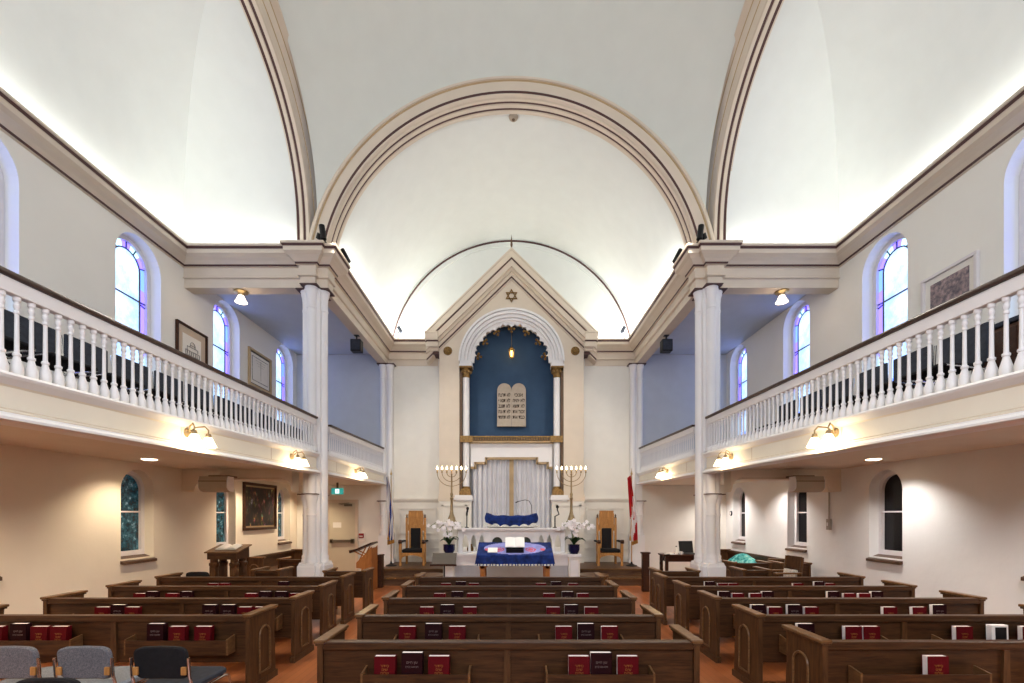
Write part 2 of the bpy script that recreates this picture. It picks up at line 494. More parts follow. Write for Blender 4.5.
for s, side in SIDES:
    for i, y in enumerate(UY):
        w = upper_window(s, k, y); k += 1
        w['label'] = f'arched stained-glass window above the {side} gallery, {ORD[i]} along the side wall from the camera'
    for i, y in enumerate(LY):
        w = lower_window(s, k, y); k += 1
        w['label'] = f'small {"teal-lit" if s < 0 else "black"} arched window under the {side} gallery, {ORD[i]} along the wall from the camera'

# ------------------------------------------------------------------ back wall, lunette, wall behind the camera
bw = MB()
for s in (-1, 1):
    bw.box(s*1.5, s*(XW), YB, YB+.3, 0, 7.01, M_BACK); bw.box(s*1.5, s*(XW), YB, YB+.3, 7.01, 10.6, M_VAULT)
bw.box(-1.5, 1.5, YB, YB+.3, 7.95, 10.6, M_VAULT)
struct(bw.build('wall_back'), 'tall pale end wall behind the ark', 'wall')
for s, side in SIDES:       # painted end of the gallery, chair rail and wainscot
    m = MB(s > 0); m.box(-XW, -3.72, YB-.03, YB-.002, 3.05, 6.6, M_PALEBLUE)
    struct(m.build('trim_gallery_end'), f'pale blue painted end wall of the {side} gallery')
    m = MB(s > 0)
    m.sweep([(-3.55, YB), (-2.1, YB)], [(.0, 2.18, M_WAINS), (.03, 2.2, M_WAINS), (.07, 2.27, M_WAINS), (.07, 2.31, M_WAINS), (0, 2.31, M_WAINS)])
    m.box(-3.6, -2.08, YB-.02, YB-.001, .4, 2.18, M_WAINS)
    x0, x1, z0, z1 = -3.4, -2.25, 1.22, 2.02   # raised panel moulding
    for (a, b, c, d) in ((x0, x1, z1-.05, z1), (x0, x1, z0, z0+.05), (x0, x0+.05, z0+.05, z1-.05), (x1-.05, x1, z0+.05, z1-.05)):
        m.box(a, b, YB-.045, YB-.015, c, d, M_WAINS)
    m.box(-3.6, -2.08, YB-.05, YB-.015, 1.0, 1.09, M_WAINS)
    m.box(-3.6, -2.08, YB-.05, YB-.015, .78, .83, M_WAINS)
    m.box(-3.6, -2.08, YB-.06, YB-.015, .4, .56, M_WAINS)
    struct(m.build('trim_wainscot'), f'white panelled wainscot with chair rail behind the {side} throne chair')
rw = MB()
rw.box(-XW-.4, XW+.4, YR-.3, YR, 0, 11, M_WALL)
struct(rw.build('wall_rear'), 'plain plaster wall behind the camera', 'wall')

# ------------------------------------------------------------------ ceilings
cm = MB()
R0, ZC = 3.7, 6.36
R1 = 4.05
a0 = math.asin((SP-ZC)/R0)
def barrel(u, v):
    a = a0+(PI-2*a0)*u
    return (-(R0+.02)*math.cos(a), 9.3+(YB-9.3)*v, ZC+(R0+.02)*math.sin(a))
cm.grid(barrel, 64, 2, M_VAULT)
def dome(u, v):
    # eased sampling towards the arches
    x = 3.84*math.sin((u-.5)*PI); y0 = 9.0
    d = 3.6*(1-math.cos(min(v/.8, 1)*PI/2)) if v < .8 else 3.6+(v-.8)/.2*(9.0-YR-3.6)
    ft = max(0, ZC+math.sqrt(max(0, R1*R1-x*x))-SP)
    fl_ = selly(d, 3.75, 3.42, 2.6)
    return (x, y0-d, SP+math.sqrt(ft*ft+fl_*fl_))
cm.grid(dome, 64, 48, M_DOME)
for s in (-1, 1):
    q = MB(s > 0)
    def va(u, v):     # rises from the cross beam towards the camera
        d = 3.4*(1-math.cos(min(u/.8, 1)*PI/2)) if u < .8 else 3.4+(u-.8)/.2*(8.95-YR-3.4)
        return (-XW-.1+(XW+.1-4.22)*v, 8.95-d, SP+selly(d, 3.4, 3.0, 2.6))
    def vb(u, v):     # rises from the outer wall
        e = 2.25*(1-math.cos(u*PI/2))
        return (-XW+e, YR+(9.1-YR)*v, SP+selly(e, 2.8, 2.95, 2.6))
    q.grid(va, 40, 2, M_VAULT); q.grid(vb, 40, 2, M_VAULT)
    q.box(-XW, -3.7, 9.0, YB, 6.62, 6.7, M_PALEBLUE)          # flat ceiling over the rear gallery
    b = len(cm.v); cm.v += q.v
    ki = [cm.m(t) for t in q.mats]
    cm.f += [[b+i for i in f] for f in q.f]; cm.mi += [ki[i] for i in q.mi]; cm.sm += q.sm
struct(cm.build('ceiling'), 'white vaulted plaster ceiling lit from hidden coves', 'ceiling')

# ------------------------------------------------------------------ cornices and beams
C_, C2, S_ = M_CREAM, M_CREAM2, M_STRIPE
CORN = [(.0, 7.02, C_), (.22, 7.02, C_), (.25, 7.0, C_), (.25, 6.965, C2), (.235, 6.955, S_), (.215, 6.915, C_), (.205, 6.905, C_), (.205, 6.84, C2),
        (.19, 6.825, C2), (.16, 6.79, C_), (.10, 6.745, C_), (.07, 6.715, C_), (.055, 6.70, S_), (.045, 6.665, C_), (.0, 6.66, C_)]
FRZ = [(.0, 6.66, C_), (.0, 6.49, C2), (.02, 6.475, C2), (.02, 6.455, C_), (-.02, 6.445, C_), (-.02, 6.28, C2), (-.25, 6.28, C_)]
for s, side in SIDES:
    m = MB(s > 0)
    path = [(-XW, YR), (-XW, 8.95), (-4.14, 8.95), (-4.14, 8.85), (-3.81, 8.85), (-3.81, 8.95), (-3.61, 8.95), (-3.61, 9.28), (-3.68, 9.28), (-3.68, YB-.045), (-2.2, YB-.045)]
    m.sweep(path, CORN)
    m.sweep([(-XW, 8.95), (-4.14, 8.95), (-4.14, 8.85), (-3.81, 8.85), (-3.81, 8.95), (-3.61, 8.95), (-3.61, 9.28), (-3.68, 9.28), (-3.68, YB-.045), (-2.2, YB-.045)], FRZ)
    # beam cores
    m.box(-XW, -4.0, 9.0, 9.25, 6.285, 6.99, C_)
    m.box(-3.95, -3.73, 9.1, YB-.04, 6.285, 6.99, C_)
    m.box(-4.10, -3.86, 8.91, 9.3, 6.287, 6.99, C_); m.box(-4.0, -3.66, 9.0, 9.24, 6.29, 6.99, C_)
    struct(m.build('trim_cornice'), f'cream cornice with dark stripes along the {side} side of the hall')

# arches
def ring_arch(mb, prof, curve, n, s):
    """prof: list of (axial, radial, mat); curve(t)->point(axial0),(normal) in its plane"""
    for j in range(len(prof)-1):
        v = []
        for i in range(n+1):
            for ax, rd in (prof[j][:2], prof[j+1][:2]):
                v.append(curve(i/n, ax, rd))
        mb.add(v, [(2*i, 2*i+1, 2*i+3, 2*i+2) for i in range(n)], prof[j][2], True)
tm = MB()
def tcurve(t, ax, rd):
    r = R0+rd; aa = math.asin((SP-ZC)/r); a = PI-aa-(PI-2*aa)*t
    return (r*math.cos(a), ax, ZC+r*math.sin(a))
G_ = M_GOLDL
TP = [(9.36, .02, S_), (9.36, -.015, C_), (9.29, -.015, C2), (9.275, .0, S_), (9.235, .0, C_), (9.16, .0, C2), (9.15, .02, S_), (9.11, .02, C_), (9.06, .02, C2), (9.045, .045, C_), (8.99, .05, C_),
      (8.985, .07, S_), (8.975, .112, C_), (8.97, .29, G_), (8.955, .30, G_), (8.955, .315, C2), (8.93, .32, C_), (8.93, .36, C2), (8.99, .42, C_)]
ring_arch(tm, TP, tcurve, 72, 1)
struct(tm.build('trim_front_arch'), 'wide cream arch with dark stripes spanning the hall before the ark')
for s, side in SIDES:
    m = MB(s > 0)
    def lcurve(t, ax, rd):
        d = 3.4*(1-math.cos(min(t/.85, 1)*PI/2)) if t < .85 else 3.4+(t-.85)/.15*6
        e = 1e-3
        y, z = 8.97-d, SP+selly(d, 3.4, 2.95, 2.6)
        if d < 1e-6: ny, nz = 1, 0
        else:
            dz = (selly(d+e, 3.4, 2.95, 2.6)-selly(max(d-e, 0), 3.4, 2.95, 2.6))/(d+e-max(d-e, 0)); l = math.hypot(1, dz)
            ny, nz = dz/l, 1/l
        return (ax, y+ny*rd, z+nz*rd)
    LP = [(-4.24, .05, S_), (-4.24, -.01, C_), (-4.215, -.01, S_), (-4.17, .0, C_), (-4.11, .0, C2), (-4.10, .015, S_), (-4.055, .015, C_), (-4.0, .02, C2), (-3.985, .05, C_),
          (-3.96, .20, G_), (-3.945, .205, C_), (-3.90, .33, G_), (-3.885, .335, C2), (-3.80, .40, C_), (-3.80, .62, C_)]
    ring_arch(m, LP, lcurve, 60, s)
    struct(m.build('trim_side_arch'), f'striped cream arch between the central ceiling and the {side} side vault')
# lunette moulding on the end wall
m = MB()
def lun(t, ax, rd):
    r = 3.64+rd; aa = math.asin((SP-6.40)/r); a = PI-aa-(PI-2*aa)*t
    return (r*math.cos(a), ax, 6.40+r*math.sin(a))
ring_arch(m, [(YB-.001, -.17, M_VAULT), (YB-.03, -.165, M_VAULT), (YB-.03, -.12, M_CREAM2), (YB-.015, -.11, M_VAULT), (YB-.02, -.04, S_), (YB-.05, -.03, S_), (YB-.05, .0, M_VAULT), (YB-.001, .06, M_VAULT)], lun, 60, 1)
struct(m.build('trim_lunette'), 'thin dark arched moulding on the end wall above the gable')

# ------------------------------------------------------------------ compound columns
def half_col(mb, c, r, z0, z1, mat, cap=True, base=True):
    p = []
    if base: p += [(r*1.3, z0), (r*1.3, z0+.05), (r*1.16, z0+.08), (r*1.2, z0+.1), (r*1.2, z0+.13), (r*1.0, z0+.16)]
    else: p += [(r, z0)]
    p += [(r, z0+.2)]
    if cap: p += [(r, z1-.42), (r*1.12, z1-.41), (r*1.12, z1-.385), (r, z1-.375), (r*1.02, z1-.22), (r*1.12, z1-.14), (r*1.32, z1-.085), (r*1.36, z1-.07), (r*1.36, z1-.03), (r*1.45, z1-.025), (r*1.45, z1)]
    else: p += [(r, z1)]
    mb.lathe(p, (c[0], c[1], 0), mat, 20)
def column(s, side):
    root = thing('column', (s*3.87, 9.12, 0), f'white clustered column carrying the {side} gallery and vault', 'column', 'clustered columns', 0, 'thing')
    fx = s > 0
    p = MB(fx)
    for (x0, x1, y0, y1) in ((-.28, .17, -.32, .32), (-.17, .09, -.38, .38), (-.33, .2, -.2, .2)):
        p.box(x0, x1, y0, y1, 0, .8, M_WHITE); p.box(x0-.025, x1+.025, y0-.025, y1+.025, 0, .14, M_WHITE)
        p.prism([(x0, .8), (x1, .8), (x1-.03, .86), (x0+.03, .86)], XZ, y0+.02, y1-.02, M_WHITE)
    p.build('pedestal', root)
    c = MB(fx)
    c.box(-.21, .10, -.17, .17, .5, 6.28, M_WHITE)
    c.box(-.13, .03, -.21, .21, .5, 6.28, M_WHITE); c.box(-.24, .12, -.07, .07, .5, 6.28, M_WHITE)
    c.build('core', root)
    for nm, (x, y), full in (('shaft', (-.05, -.19), 0), ('shaft', (-.22, 0), 0), ('shaft', (-.05, .19), 0), ('shaft', (.10, 0), 1)):
        h = MB(fx)
        if full: half_col(h, (x, y), .085, .85, 6.26, M_WHITE)
        else:
            half_col(h, (x, y), .088, .85, 2.2, M_WHITE)
            h.lathe([(.088, 2.2), (.088, 2.8)], (x, y, 0), M_WHITE, 20)
            half_col(h, (x, y), .088, 3.05, 6.26, M_WHITE)
        h.build(nm, root)
    for z, nave in ((2.2, 0), (6.255, 1)):
        a = MB(fx)
        for (x, y) in ((-.05, -.19), (-.22, 0), (-.05, .19))+(((.10, 0),) if nave else ()):
            w_ = .165 if nave else .14; a.box(x-w_, x+w_, y-w_, y+w_, z, z+.018, M_STRIPE)
        a.build('abacus', root)
    return root
for s, side in SIDES: column(s, side)
# pilasters where the nave beams meet the end wall
for s, side in SIDES:
    root = thing('pilaster', (s*3.72, YB-.12, 0), f'white half-round pilaster against the end wall by the {side} gallery', 'pilaster', 'end wall pilasters', 0, 'thing')
    p = MB(s > 0)
    p.box(-.22, .22, -.12, .115, 0, 1.2, M_WHITE); p.box(-.25, .25, -.15, .115, 0, .5, M_WHITE)
    p.build('pedestal', root)
    c = MB(s > 0); c.box(-.17, .17, -.02, .115, 1.2, 6.27, M_WHITE); c.build('core', root)
    for x, z1 in ((-.1, 2.2), (.11, 6.25)):
        h = MB(s > 0)
        half_col(h, (x, -.03), .085, 1.2, z1, M_WHITE)
        if z1 < 3: half_col(h, (x, -.03), .085, 3.05, 6.25, M_WHITE)
        h.build('shaft', root)
    for x1, z in ((0, 2.2), (.26, 6.25)):
        a = MB(s > 0); a.box(-.25, x1, -.17, .11, z, z+.025, M_STRIPE); a.build('abacus', root)

# ------------------------------------------------------------------ galleries
XF = -3.78
zbase = lambda y: 3.0+.026*(y-8.75) if y < 9.2 else 3.035     # top of the base rail
zrail = lambda y: 3.70+.013*(y-8.75) if y < 9.2 else 3.68+.027*(y-9.48)   # top of the handrail
zlow = lambda y: 2.61+.02*(y-8.75)                             # lower edge of the front
def gal_front(mb, y0, y1, prof, x=XF):
    """prof (dx, dz, reference edge, material), swept along y"""
    h = {'t': zbase, 'b': zlow}
    for j in range(len(prof)-1):
        (o0, d0, r0, mt), (o1, d1, r1) = prof[j], prof[j+1][:3]
        mb.add([(x+o0, y0, d0+h[r0](y0)), (x+o0, y1, d0+h[r0](y1)), (x+o1, y1, d1+h[r1](y1)), (x+o1, y0, d1+h[r1](y0))], [(0, 1, 2, 3)], mt)
for s, side in SIDES:
    g = thing('gallery', (0, 0, 0), f'cream-fronted {side} gallery running the length of the hall', 'gallery', 'side galleries', 0, 'structure')
    m = MB(s > 0)
    m.box(-XW, -3.9, YR, YB, 2.70, 2.80, M_SOFFIT)
    m.build('soffit', g)
    m = MB(s > 0); m.box(-XW, -3.9, YR, YB, 2.801, 2.83, M_DWOOD); m.build('floor_deck', g)
    for y0, y1 in ((YR, 8.82), (9.22, YB-.22)):
        m = MB(s > 0)
        gal_front(m, y0, y1, [(-.15, 0, 't', M_FASCIA), (.06, 0, 't', M_WHITE), (.07, -.02, 't', M_WHITE), (.06, -.04, 't', M_WHITE), (.03, -.07, 't', M_WHITE), (.015, -.085, 't', M_FASCIA), (.0, -.10, 't', M_FASCIA),
                              (.0, .10, 'b', M_CREAM2), (.025, .085, 'b', M_FASCIA), (.025, .07, 'b', M_CREAM2), (.045, .06, 'b', M_WHITE), (.05, .045, 'b', M_WHITE), (.09, .02, 'b', M_WHITE), (.09, .0, 'b', M_WHITE),
                              (.03, -.015, 'b', M_WHITE), (-.12, -.015, 'b', M_SOFFIT), (-.14, .2, 'b', M_SOFFIT)])
        for ye in (y0, y1): m.add([(XF+.0, ye, zlow(ye)), (XF+.0, ye, zbase(ye)), (XF-.14, ye, zbase(ye)), (XF-.14, ye, zlow(ye))], [(0, 1, 2, 3)], M_FASCIA); m.add([(XF, ye, zlow(ye)), (XF+.08, ye, zlow(ye)), (XF, ye, zlow(ye)+.09)], [(0, 1, 2)], M_WHITE); m.add([(XF, ye, zbase(ye)-.09), (XF+.06, ye, zbase(ye)-.03), (XF+.06, ye, zbase(ye)), (XF, ye, zbase(ye))], [(0, 1, 2, 3)], M_WHITE)
        y = y0+.6
        while y < y1-.3:
            m.box(XF-.02, XF+.004, y, y+.012, zlow(y)+.10, zbase(y)-.10, M_CREAM2); y += 1.95
        m.build('front_fascia', g)

BAL = [(.035, 0), (.047, .015), (.05, .05), (.048, .07), (.03, .125), (.023, .15), (.031, .158), (.031, .172), (.02, .18), (.0185, .2), (.0165, .44), (.0165, .47), (.024, .475), (.024, .49), (.018, .495), (.018, .51), (.026, .52), (.026, .54), (.02, .545), (.02, .56), (.03, .572), (.03, .6)]
bmb = MB(); bmb.lathe(BAL, (0, 0, 0), M_WHITE, 12)
def balustrade(s, side, y0, y1, which):
    root = thing('balustrade', (s*3.80, y0, zbase(y0)), f'white turned balustrade with dark handrail on the {side} gallery, {which}', 'balustrade', 'gallery balustrades')
    root['kind'] = 'thing'
    L = y1-y0; zb0 = zbase(y0)
    def bar(name, x0, x1, d0, d1, mt, bev=.008):
        m = MB(s > 0)
        m.add([(x, y, zrail(y0+y)+z-zb0) for y in (0, L) for x, z in ((x0, d0), (x1, d0), (x1, d1), (x0, d1))],
              [(0, 1, 2, 3), (7, 6, 5, 4), (0, 4, 5, 1), (1, 5, 6, 2), (2, 6, 7, 3), (3, 7, 4, 0)], mt)
        return m.build(name, root, bevel=bev)
    bar('handrail', -.065, .065, -.045, 0, M_RAILW, .015)
    bar('rail_board', -.035, .035, -.16, -.045, M_WHITE)
    n = int(L/.107)
    first = None
    for i in range(n):
        y = .06+i*.107
        if y > L-.04: break
        if first is None:
            first = bmb.build('baluster', root); o = first
        else:
            o = first.copy(); COL.objects.link(o); o.parent = root
        zb_ = zbase(y0+y)
        o.location = (0, y, zb_-zb0)
        o.scale = (.84, .84, (zrail(y0+y)-.16-zb_)/.6)
    return root
for s, side in SIDES:
    balustrade(s, side, 2.9, 8.80, 'the long run before the column')
    balustrade(s, side, 9.44, YB-.29, 'the short run beyond the column')

# beams under the gallery with curved corbels
for s, side in SIDES:
    m = MB(s > 0)
    pts = [(-XW, 2.695), (-XW, 2.26), (-6.2, 2.26)]
    pts += [(-6.2+.3*(1-math.cos(t*PI/12)), 2.28+.24*math.sin(t*PI/12)) for t in range(1, 7)]
    pts += [(-4.52+.2*math.sin(t*PI/12), 2.52-.2*(1-math.cos(t*PI/12))) for t in range(0, 7)]
    pts += [(-4.29, 2.25), (-4.29, 2.695)]
    m.prism(pts, XZ, 8.9, 9.2, M_SOFFIT)
    m.box(-5.9, -4.5, 8.88, 9.22, 2.5, 2.53, M_CREAM2)
    struct(m.build('trim_gallery_beam'), f'shallow beam with curved corbel under the {side} gallery')
# ------------------------------------------------------------------ pews
PEW_CACHE = {}
def pew_end(mb_panel, s_out, w):
    """end panel lying in x from 0 to .05*s_out; outline in (y, z)"""
    out = [(.0, .07), (.0, .76), (.49, .76), (.485, .72), (.475, .5), (.49, .3), (.5, .07)]
    mb_panel.prism(out, YZ, 0, .045*s_out, M_PEWV)
    mb_panel.box(-.006*s_out, .055*s_out, -.02, .53, 0, .07, M_PEWV)
def make_pew(width, dividers, racks, loc, label, group, rz=0):
    root = thing('pew', loc, label, 'pew', group, rz)
    hw = width/2
    m = MB()
    m.box(-hw+.05, hw-.05, .03, .055, .30, .73, M_PEW)
    m.build('back_panel', root)
    m = MB(); m.bbox(-hw+.05, hw-.05, .0, .085, .715, .78, M_PEW, .008); m.build('top_rail', root)
    for x in dividers:
        m = MB(); m.prism([(x-.022, .715), (x+.022, .715), (x+.034, .3), (x-.034, .3)], XZ, .004, .03, M_PEWV); m.build('divider', root)
    m = MB(); m.bbox(-hw+.05, hw-.05, .056, .50, .40, .44, M_PEW, .008); m.box(-hw+.05, hw-.05, .44, .465, .31, .40, M_PEW); m.build('seat', root)
    for sg in (-1, 1):
        e = MB(); pew_end(e, 1, 0)
        # raised arch on the outer face
        arch = [(.17+.1*math.cos(PI*i/10)+.1, .52+.1*math.sin(PI*i/10)) for i in range(11)]
        path = [(.37, .14)]+arch+[(.17, .14), (.37, .14)]
        o = e.build('end_panel', root)
        o.location = (sg*(hw-.05), 0, 0); 
        if sg < 0: o.scale = (-1, 1, 1)
        t = MB(); t.tube([(.05, y, z) for y, z in path], .012, M_PEWC, 6)
        t.build('arch_moulding', o)
        c = MB()
        c.bbox(-.025, .068, -.02, .52, .77, .80, M_PEWC, .008); c.bbox(-.012, .057, -.01, .51, .75, .771, M_PEWV, .005)
        c.build('end_cap', o)
    for x, w in racks:
        r = MB()
        r.box(x-w/2, x+w/2, -.115, .0, .42, .435, M_PEW); r.box(x-w/2, x+w/2, -.13, -.115, .42, .562, M_PEW)
        for sg in (-1, 1):
            xx = x+sg*(w/2)
            r.prism([(-.13, .42), (.0, .42), (.0, .595), (-.13, .572)], YZ, xx-.008, xx+.008, M_PEWC)
        r.build('book_rack', root)
    return root
PY = [3.65+.95*i for i in range(6)]
NEAR = ['nearest', 'second', 'third', 'fourth', 'fifth']
RXC = (-.72, .715)
p0 = None
for i in range(5):
    lab = f'centre oak pew with two book racks, {NEAR[i]} of the centre row from the front of the photo' if i else 'nearest oak pew of the centre block, with two full book racks in front'
    lab = f'oak pew in the centre block, {NEAR[i]} of the five counted from the camera'
    if p0 is None: p0 = make_pew(3.08, (-.01,), [(x, .83) for x in RXC], (-.025, PY[0], 0), lab, 'oak pews of the centre block')
    else: dup(p0, (-.025, PY[i], 0), None, lab)
for s, side, rows in ((-1, 'left', (1, 2, 3, 4)), (1, 'right', (0, 1, 2, 3, 4))):
    q0 = None; cx = -4.18 if s < 0 else 4.13; wd = 3.08 if s < 0 else 3.28
    for n, i in enumerate(rows):
        lab = f'long oak pew in the {side} block, {NEAR[n]} of its {"four" if s < 0 else "five"} counted from the camera'
        if q0 is None: q0 = make_pew(wd, (-s*.15,), [(-.92, 1.0), (.62, 1.0)] if s > 0 else [(-.66, 1.0), (.88, 1.0)], (cx, PY[i], 0), lab, 'oak pews of the side blocks')
        else: dup(q0, (cx-(.05*max(0, i-2) if s < 0 else 0), PY[i], 0), None, lab)
sp = make_pew(.76, (), (), (-3.02, 8.22, 0), 'short oak pew between the left column and the centre aisle', 'short pews beside the columns')
dup(sp, (3.02, 8.22, 0), None, 'short oak pew between the right column and the centre aisle')
sp2 = make_pew(.52, (), (), (-4.52, 8.38, 0), 'stub of oak pew on the wall side of the left column', 'short pews beside the columns')
dup(sp2, (4.52, 8.38, 0), None, 'stub of oak pew on the wall side of the right column')
make_pew(2.5, (), (), (-6.41, 12.1, 0), 'oak pew set lengthwise against the left wall under the painting', 'pews along the walls', PI/2*-1+PI)
wp = make_pew(3.0, (), (), (6.41, 11.9, 0), 'oak pew set lengthwise against the right wall, carrying the teal cloth', 'pews along the walls', -PI/2+PI)
for o in [o for o in bpy.data.objects if o.get('group') == 'pews along the walls']:
    o.rotation_euler.z = -PI/2 if o.location.x < 0 else PI/2
make_pew(.8, (), (), (5.1, 9.62, 0), 'short oak pew behind the right column, in front of the teal cloth', 'short pews by the right wall')
make_pew(.62, (), (), (5.98, 9.55, 0), 'small oak pew by the right wall next to the armchair', 'short pews by the right wall')
make_pew(.7, (), (), (-5.0, 10.4, 0), 'short oak pew beyond the reading desk on the left', 'short pews by the left wall')

# ------------------------------------------------------------------ prayer books
def make_book(kind):
    h = {'red': .258, 'maroon': .285, 'cream': .27}[kind]; w = .166; t = .056
    cover = {'red': M_RED, 'maroon': M_MAROON, 'cream': M_PAPER}[kind]
    root = thing('prayer_book', (0, 0, 0), '', 'book')
    c = MB()
    c.bbox(-w/2, w/2, 0, .005, 0, h, cover, .002); c.bbox(-w/2, w/2, t-.005, t, 0, h, cover, .002)
    c.bbox(w/2-.006, w/2, .0, t, 0, h, cover, .002)
    c.build('cover', root)
    g = MB(); g.box(-w/2+.003, w/2-.006, .005, t-.005, .004, h-.003, M_PAGES); g.build('page_block', root)
    if kind == 'cream':
        m = MB(); m.box(-w/2+.035, w/2-.02, -.002, -.0005, .06, h-.02, M_BLACK); m.build('cover_panel', root)
    elif kind == 'red':
        for j, b in enumerate(('רודיס', 'םיש', 'םולש')):
            o = text_mesh('title_lettering', b, .031, .0006, M_TITLEG, root); o.location = (0, -.001, h-.075-.028*j); o.rotation_euler = (PI/2, 0, 0)
    else:
        for j, (b, z) in enumerate((('םייח ץע', .028), ('ETZ HAYIM', .02))):
            o = text_mesh('title_lettering', b, z, .0006, M_TITLES, root); o.location = (0, -.001, h-.075-.035*j); o.rotation_euler = (PI/2, 0, 0)
    return root
BOOKS = {k: make_book(k) for k in ('red', 'maroon', 'cream')}
USED = set()
CNAME = {'red': 'red', 'maroon': 'dark maroon', 'cream': 'cream and black'}
def book(kind, x, y, label, group, z=.438, tilt=-.03, rz=0):
    loc = (x, y, z)
    b = BOOKS[kind]
    if kind not in USED:
        USED.add(kind); b.location = loc; b['label'] = label; b['group'] = group
    else: b = dup(b, loc, None, label, group)
    b.rotation_euler = (tilt, 0, rz)
    return b
# px centres of the books in each rack: (block, row, rack, [(kind, px)])
R, D, W_ = 'red', 'maroon', 'cream'
BK = [('centre', 0, 'left', [(R, 386), (D, 413), (R, 439.5)]), ('centre', 0, 'right', [(R, 578.5), (D, 600.5), (R, 627)]),
      ('centre', 1, 'left', [(R, 408), (D, 434), (R, 457.5)]), ('centre', 1, 'right', [(R, 563.5), (D, 585.5), (R, 609)]),
      ('centre', 2, 'left', [(R, 427), (D, 447.5), (R, 470)]), ('centre', 2, 'right', [(R, 553), (D, 571), (R, 591)]),
      ('centre', 3, 'left', [(R, 440), (D, 457.5), (R, 473)]), ('centre', 3, 'right', [(R, 549), (D, 567.5), (R, 584)]),
      ('centre', 4, 'left', [(R, 446), (D, 461), (R, 474)]), ('centre', 4, 'right', [(R, 541), (D, 556), (R, 573)]),
      ('left', 1, 'left', [(R, -2), (D, 22), (R, 42.5), (R, 62)]), ('left', 1, 'right', [(D, 158), (R, 179.5), (R, 205)]),
      ('left', 2, 'left', [(R, 104), (D, 120), (R, 134)]), ('left', 2, 'right', [(D, 211), (D, 229), (R, 246), (R, 262)]),
      ('left', 3, 'left', [(R, 139), (D, 153), (R, 173), (D, 187.5)]), ('left', 3, 'right', [(R, 252), (D, 266), (D, 282), (R, 296)]),
      ('left', 4, 'left', [(R, 214), (R, 225.5)]), ('left', 4, 'right', [(D, 284)]),
      ('right', 0, 'left', [(R, 934)]),
      ('right', 1, 'left', [(D, 804), (R, 851), (R, 869)]), ('right', 1, 'right', [(R, 961), (W_, 996), (R, 1027)]),
      ('right', 2, 'left', [(D, 757), (R, 774), (D, 793), (R, 810)]), ('right', 2, 'right', [(R, 888), (R, 917), (D, 937)]),
      ('right', 3, 'left', [(D, 723.5), (R, 737), (R, 756), (D, 770.5)]), ('right', 3, 'right', [(D, 832), (R, 848), (R, 863), (D, 876)]),
      ('right', 4, 'left', [(D, 709), (R, 722), (R, 731)]), ('right', 4, 'right', [(R, 797), (R, 833), (D, 821)])]
for blk, row, rack, items in BK:
    n = row+1 if blk != 'left' else row
    xs = sorted(items, key=lambda t: t[1])
    same = {}
    for kd, px in xs: same.setdefault(kd, []).append(px)
    X = [(kd, (px-VX)*(PY[row]-.06)/F) for kd, px in xs]
    c, hw_ = {('centre', 'left'): (-.745, .415), ('centre', 'right'): (.69, .415), ('left', 'left'): (-4.84, .5), ('left', 'right'): (-3.30, .5), ('right', 'left'): (3.21, .5), ('right', 'right'): (4.75, .5)}[blk, rack]
    hi_ = c+hw_-.098; lo_ = c-hw_+.098
    X = [(k_, min(max(x_, lo_), hi_)) for k_, x_ in X]
    for j in range(1, len(X)):       # books stand side by side, never inside one another
        if X[j][1]-X[j-1][1] < .171: X[j] = (X[j][0], X[j-1][1]+.171)
    if X[-1][1] > hi_:
        X[-1] = (X[-1][0], hi_)
        for j in range(len(X)-2, -1, -1):
            if X[j+1][1]-X[j][1] < .171: X[j] = (X[j][0], X[j+1][1]-.171)
    for j, (kd, x) in enumerate(X):
        if len(same[kd]) == 1: which = 'only one of its colour'
        else:
            k = [a for a, (q, _) in enumerate(X) if q == kd].index(j)
            which = ('first' if k == 0 else 'second' if k == 1 else 'third')+' of its colour from the left'
        if len(X) == 1: which = 'alone'
        lab = f'{CNAME[kd]} prayer book, {which}, in the {rack} rack, {blk} pew {["one","two","three","four","five"][n-1]} from the camera'
        short = f'{CNAME[kd]} book, {which}, {rack} rack, {NEAR[n-1]} {blk} pew'
        tall = .012 if False else 0
        book(kd, x, PY[row]-.104, short, 'prayer books in the pew racks')
b = book('red', -3.0, 8.22+.14, 'red book lying on the seat of the short pew by the left column', 'books on the short pew', .45, 0)
b.rotation_euler = (PI/2, 0, .2); b.location = (-2.95, 8.62, .442)

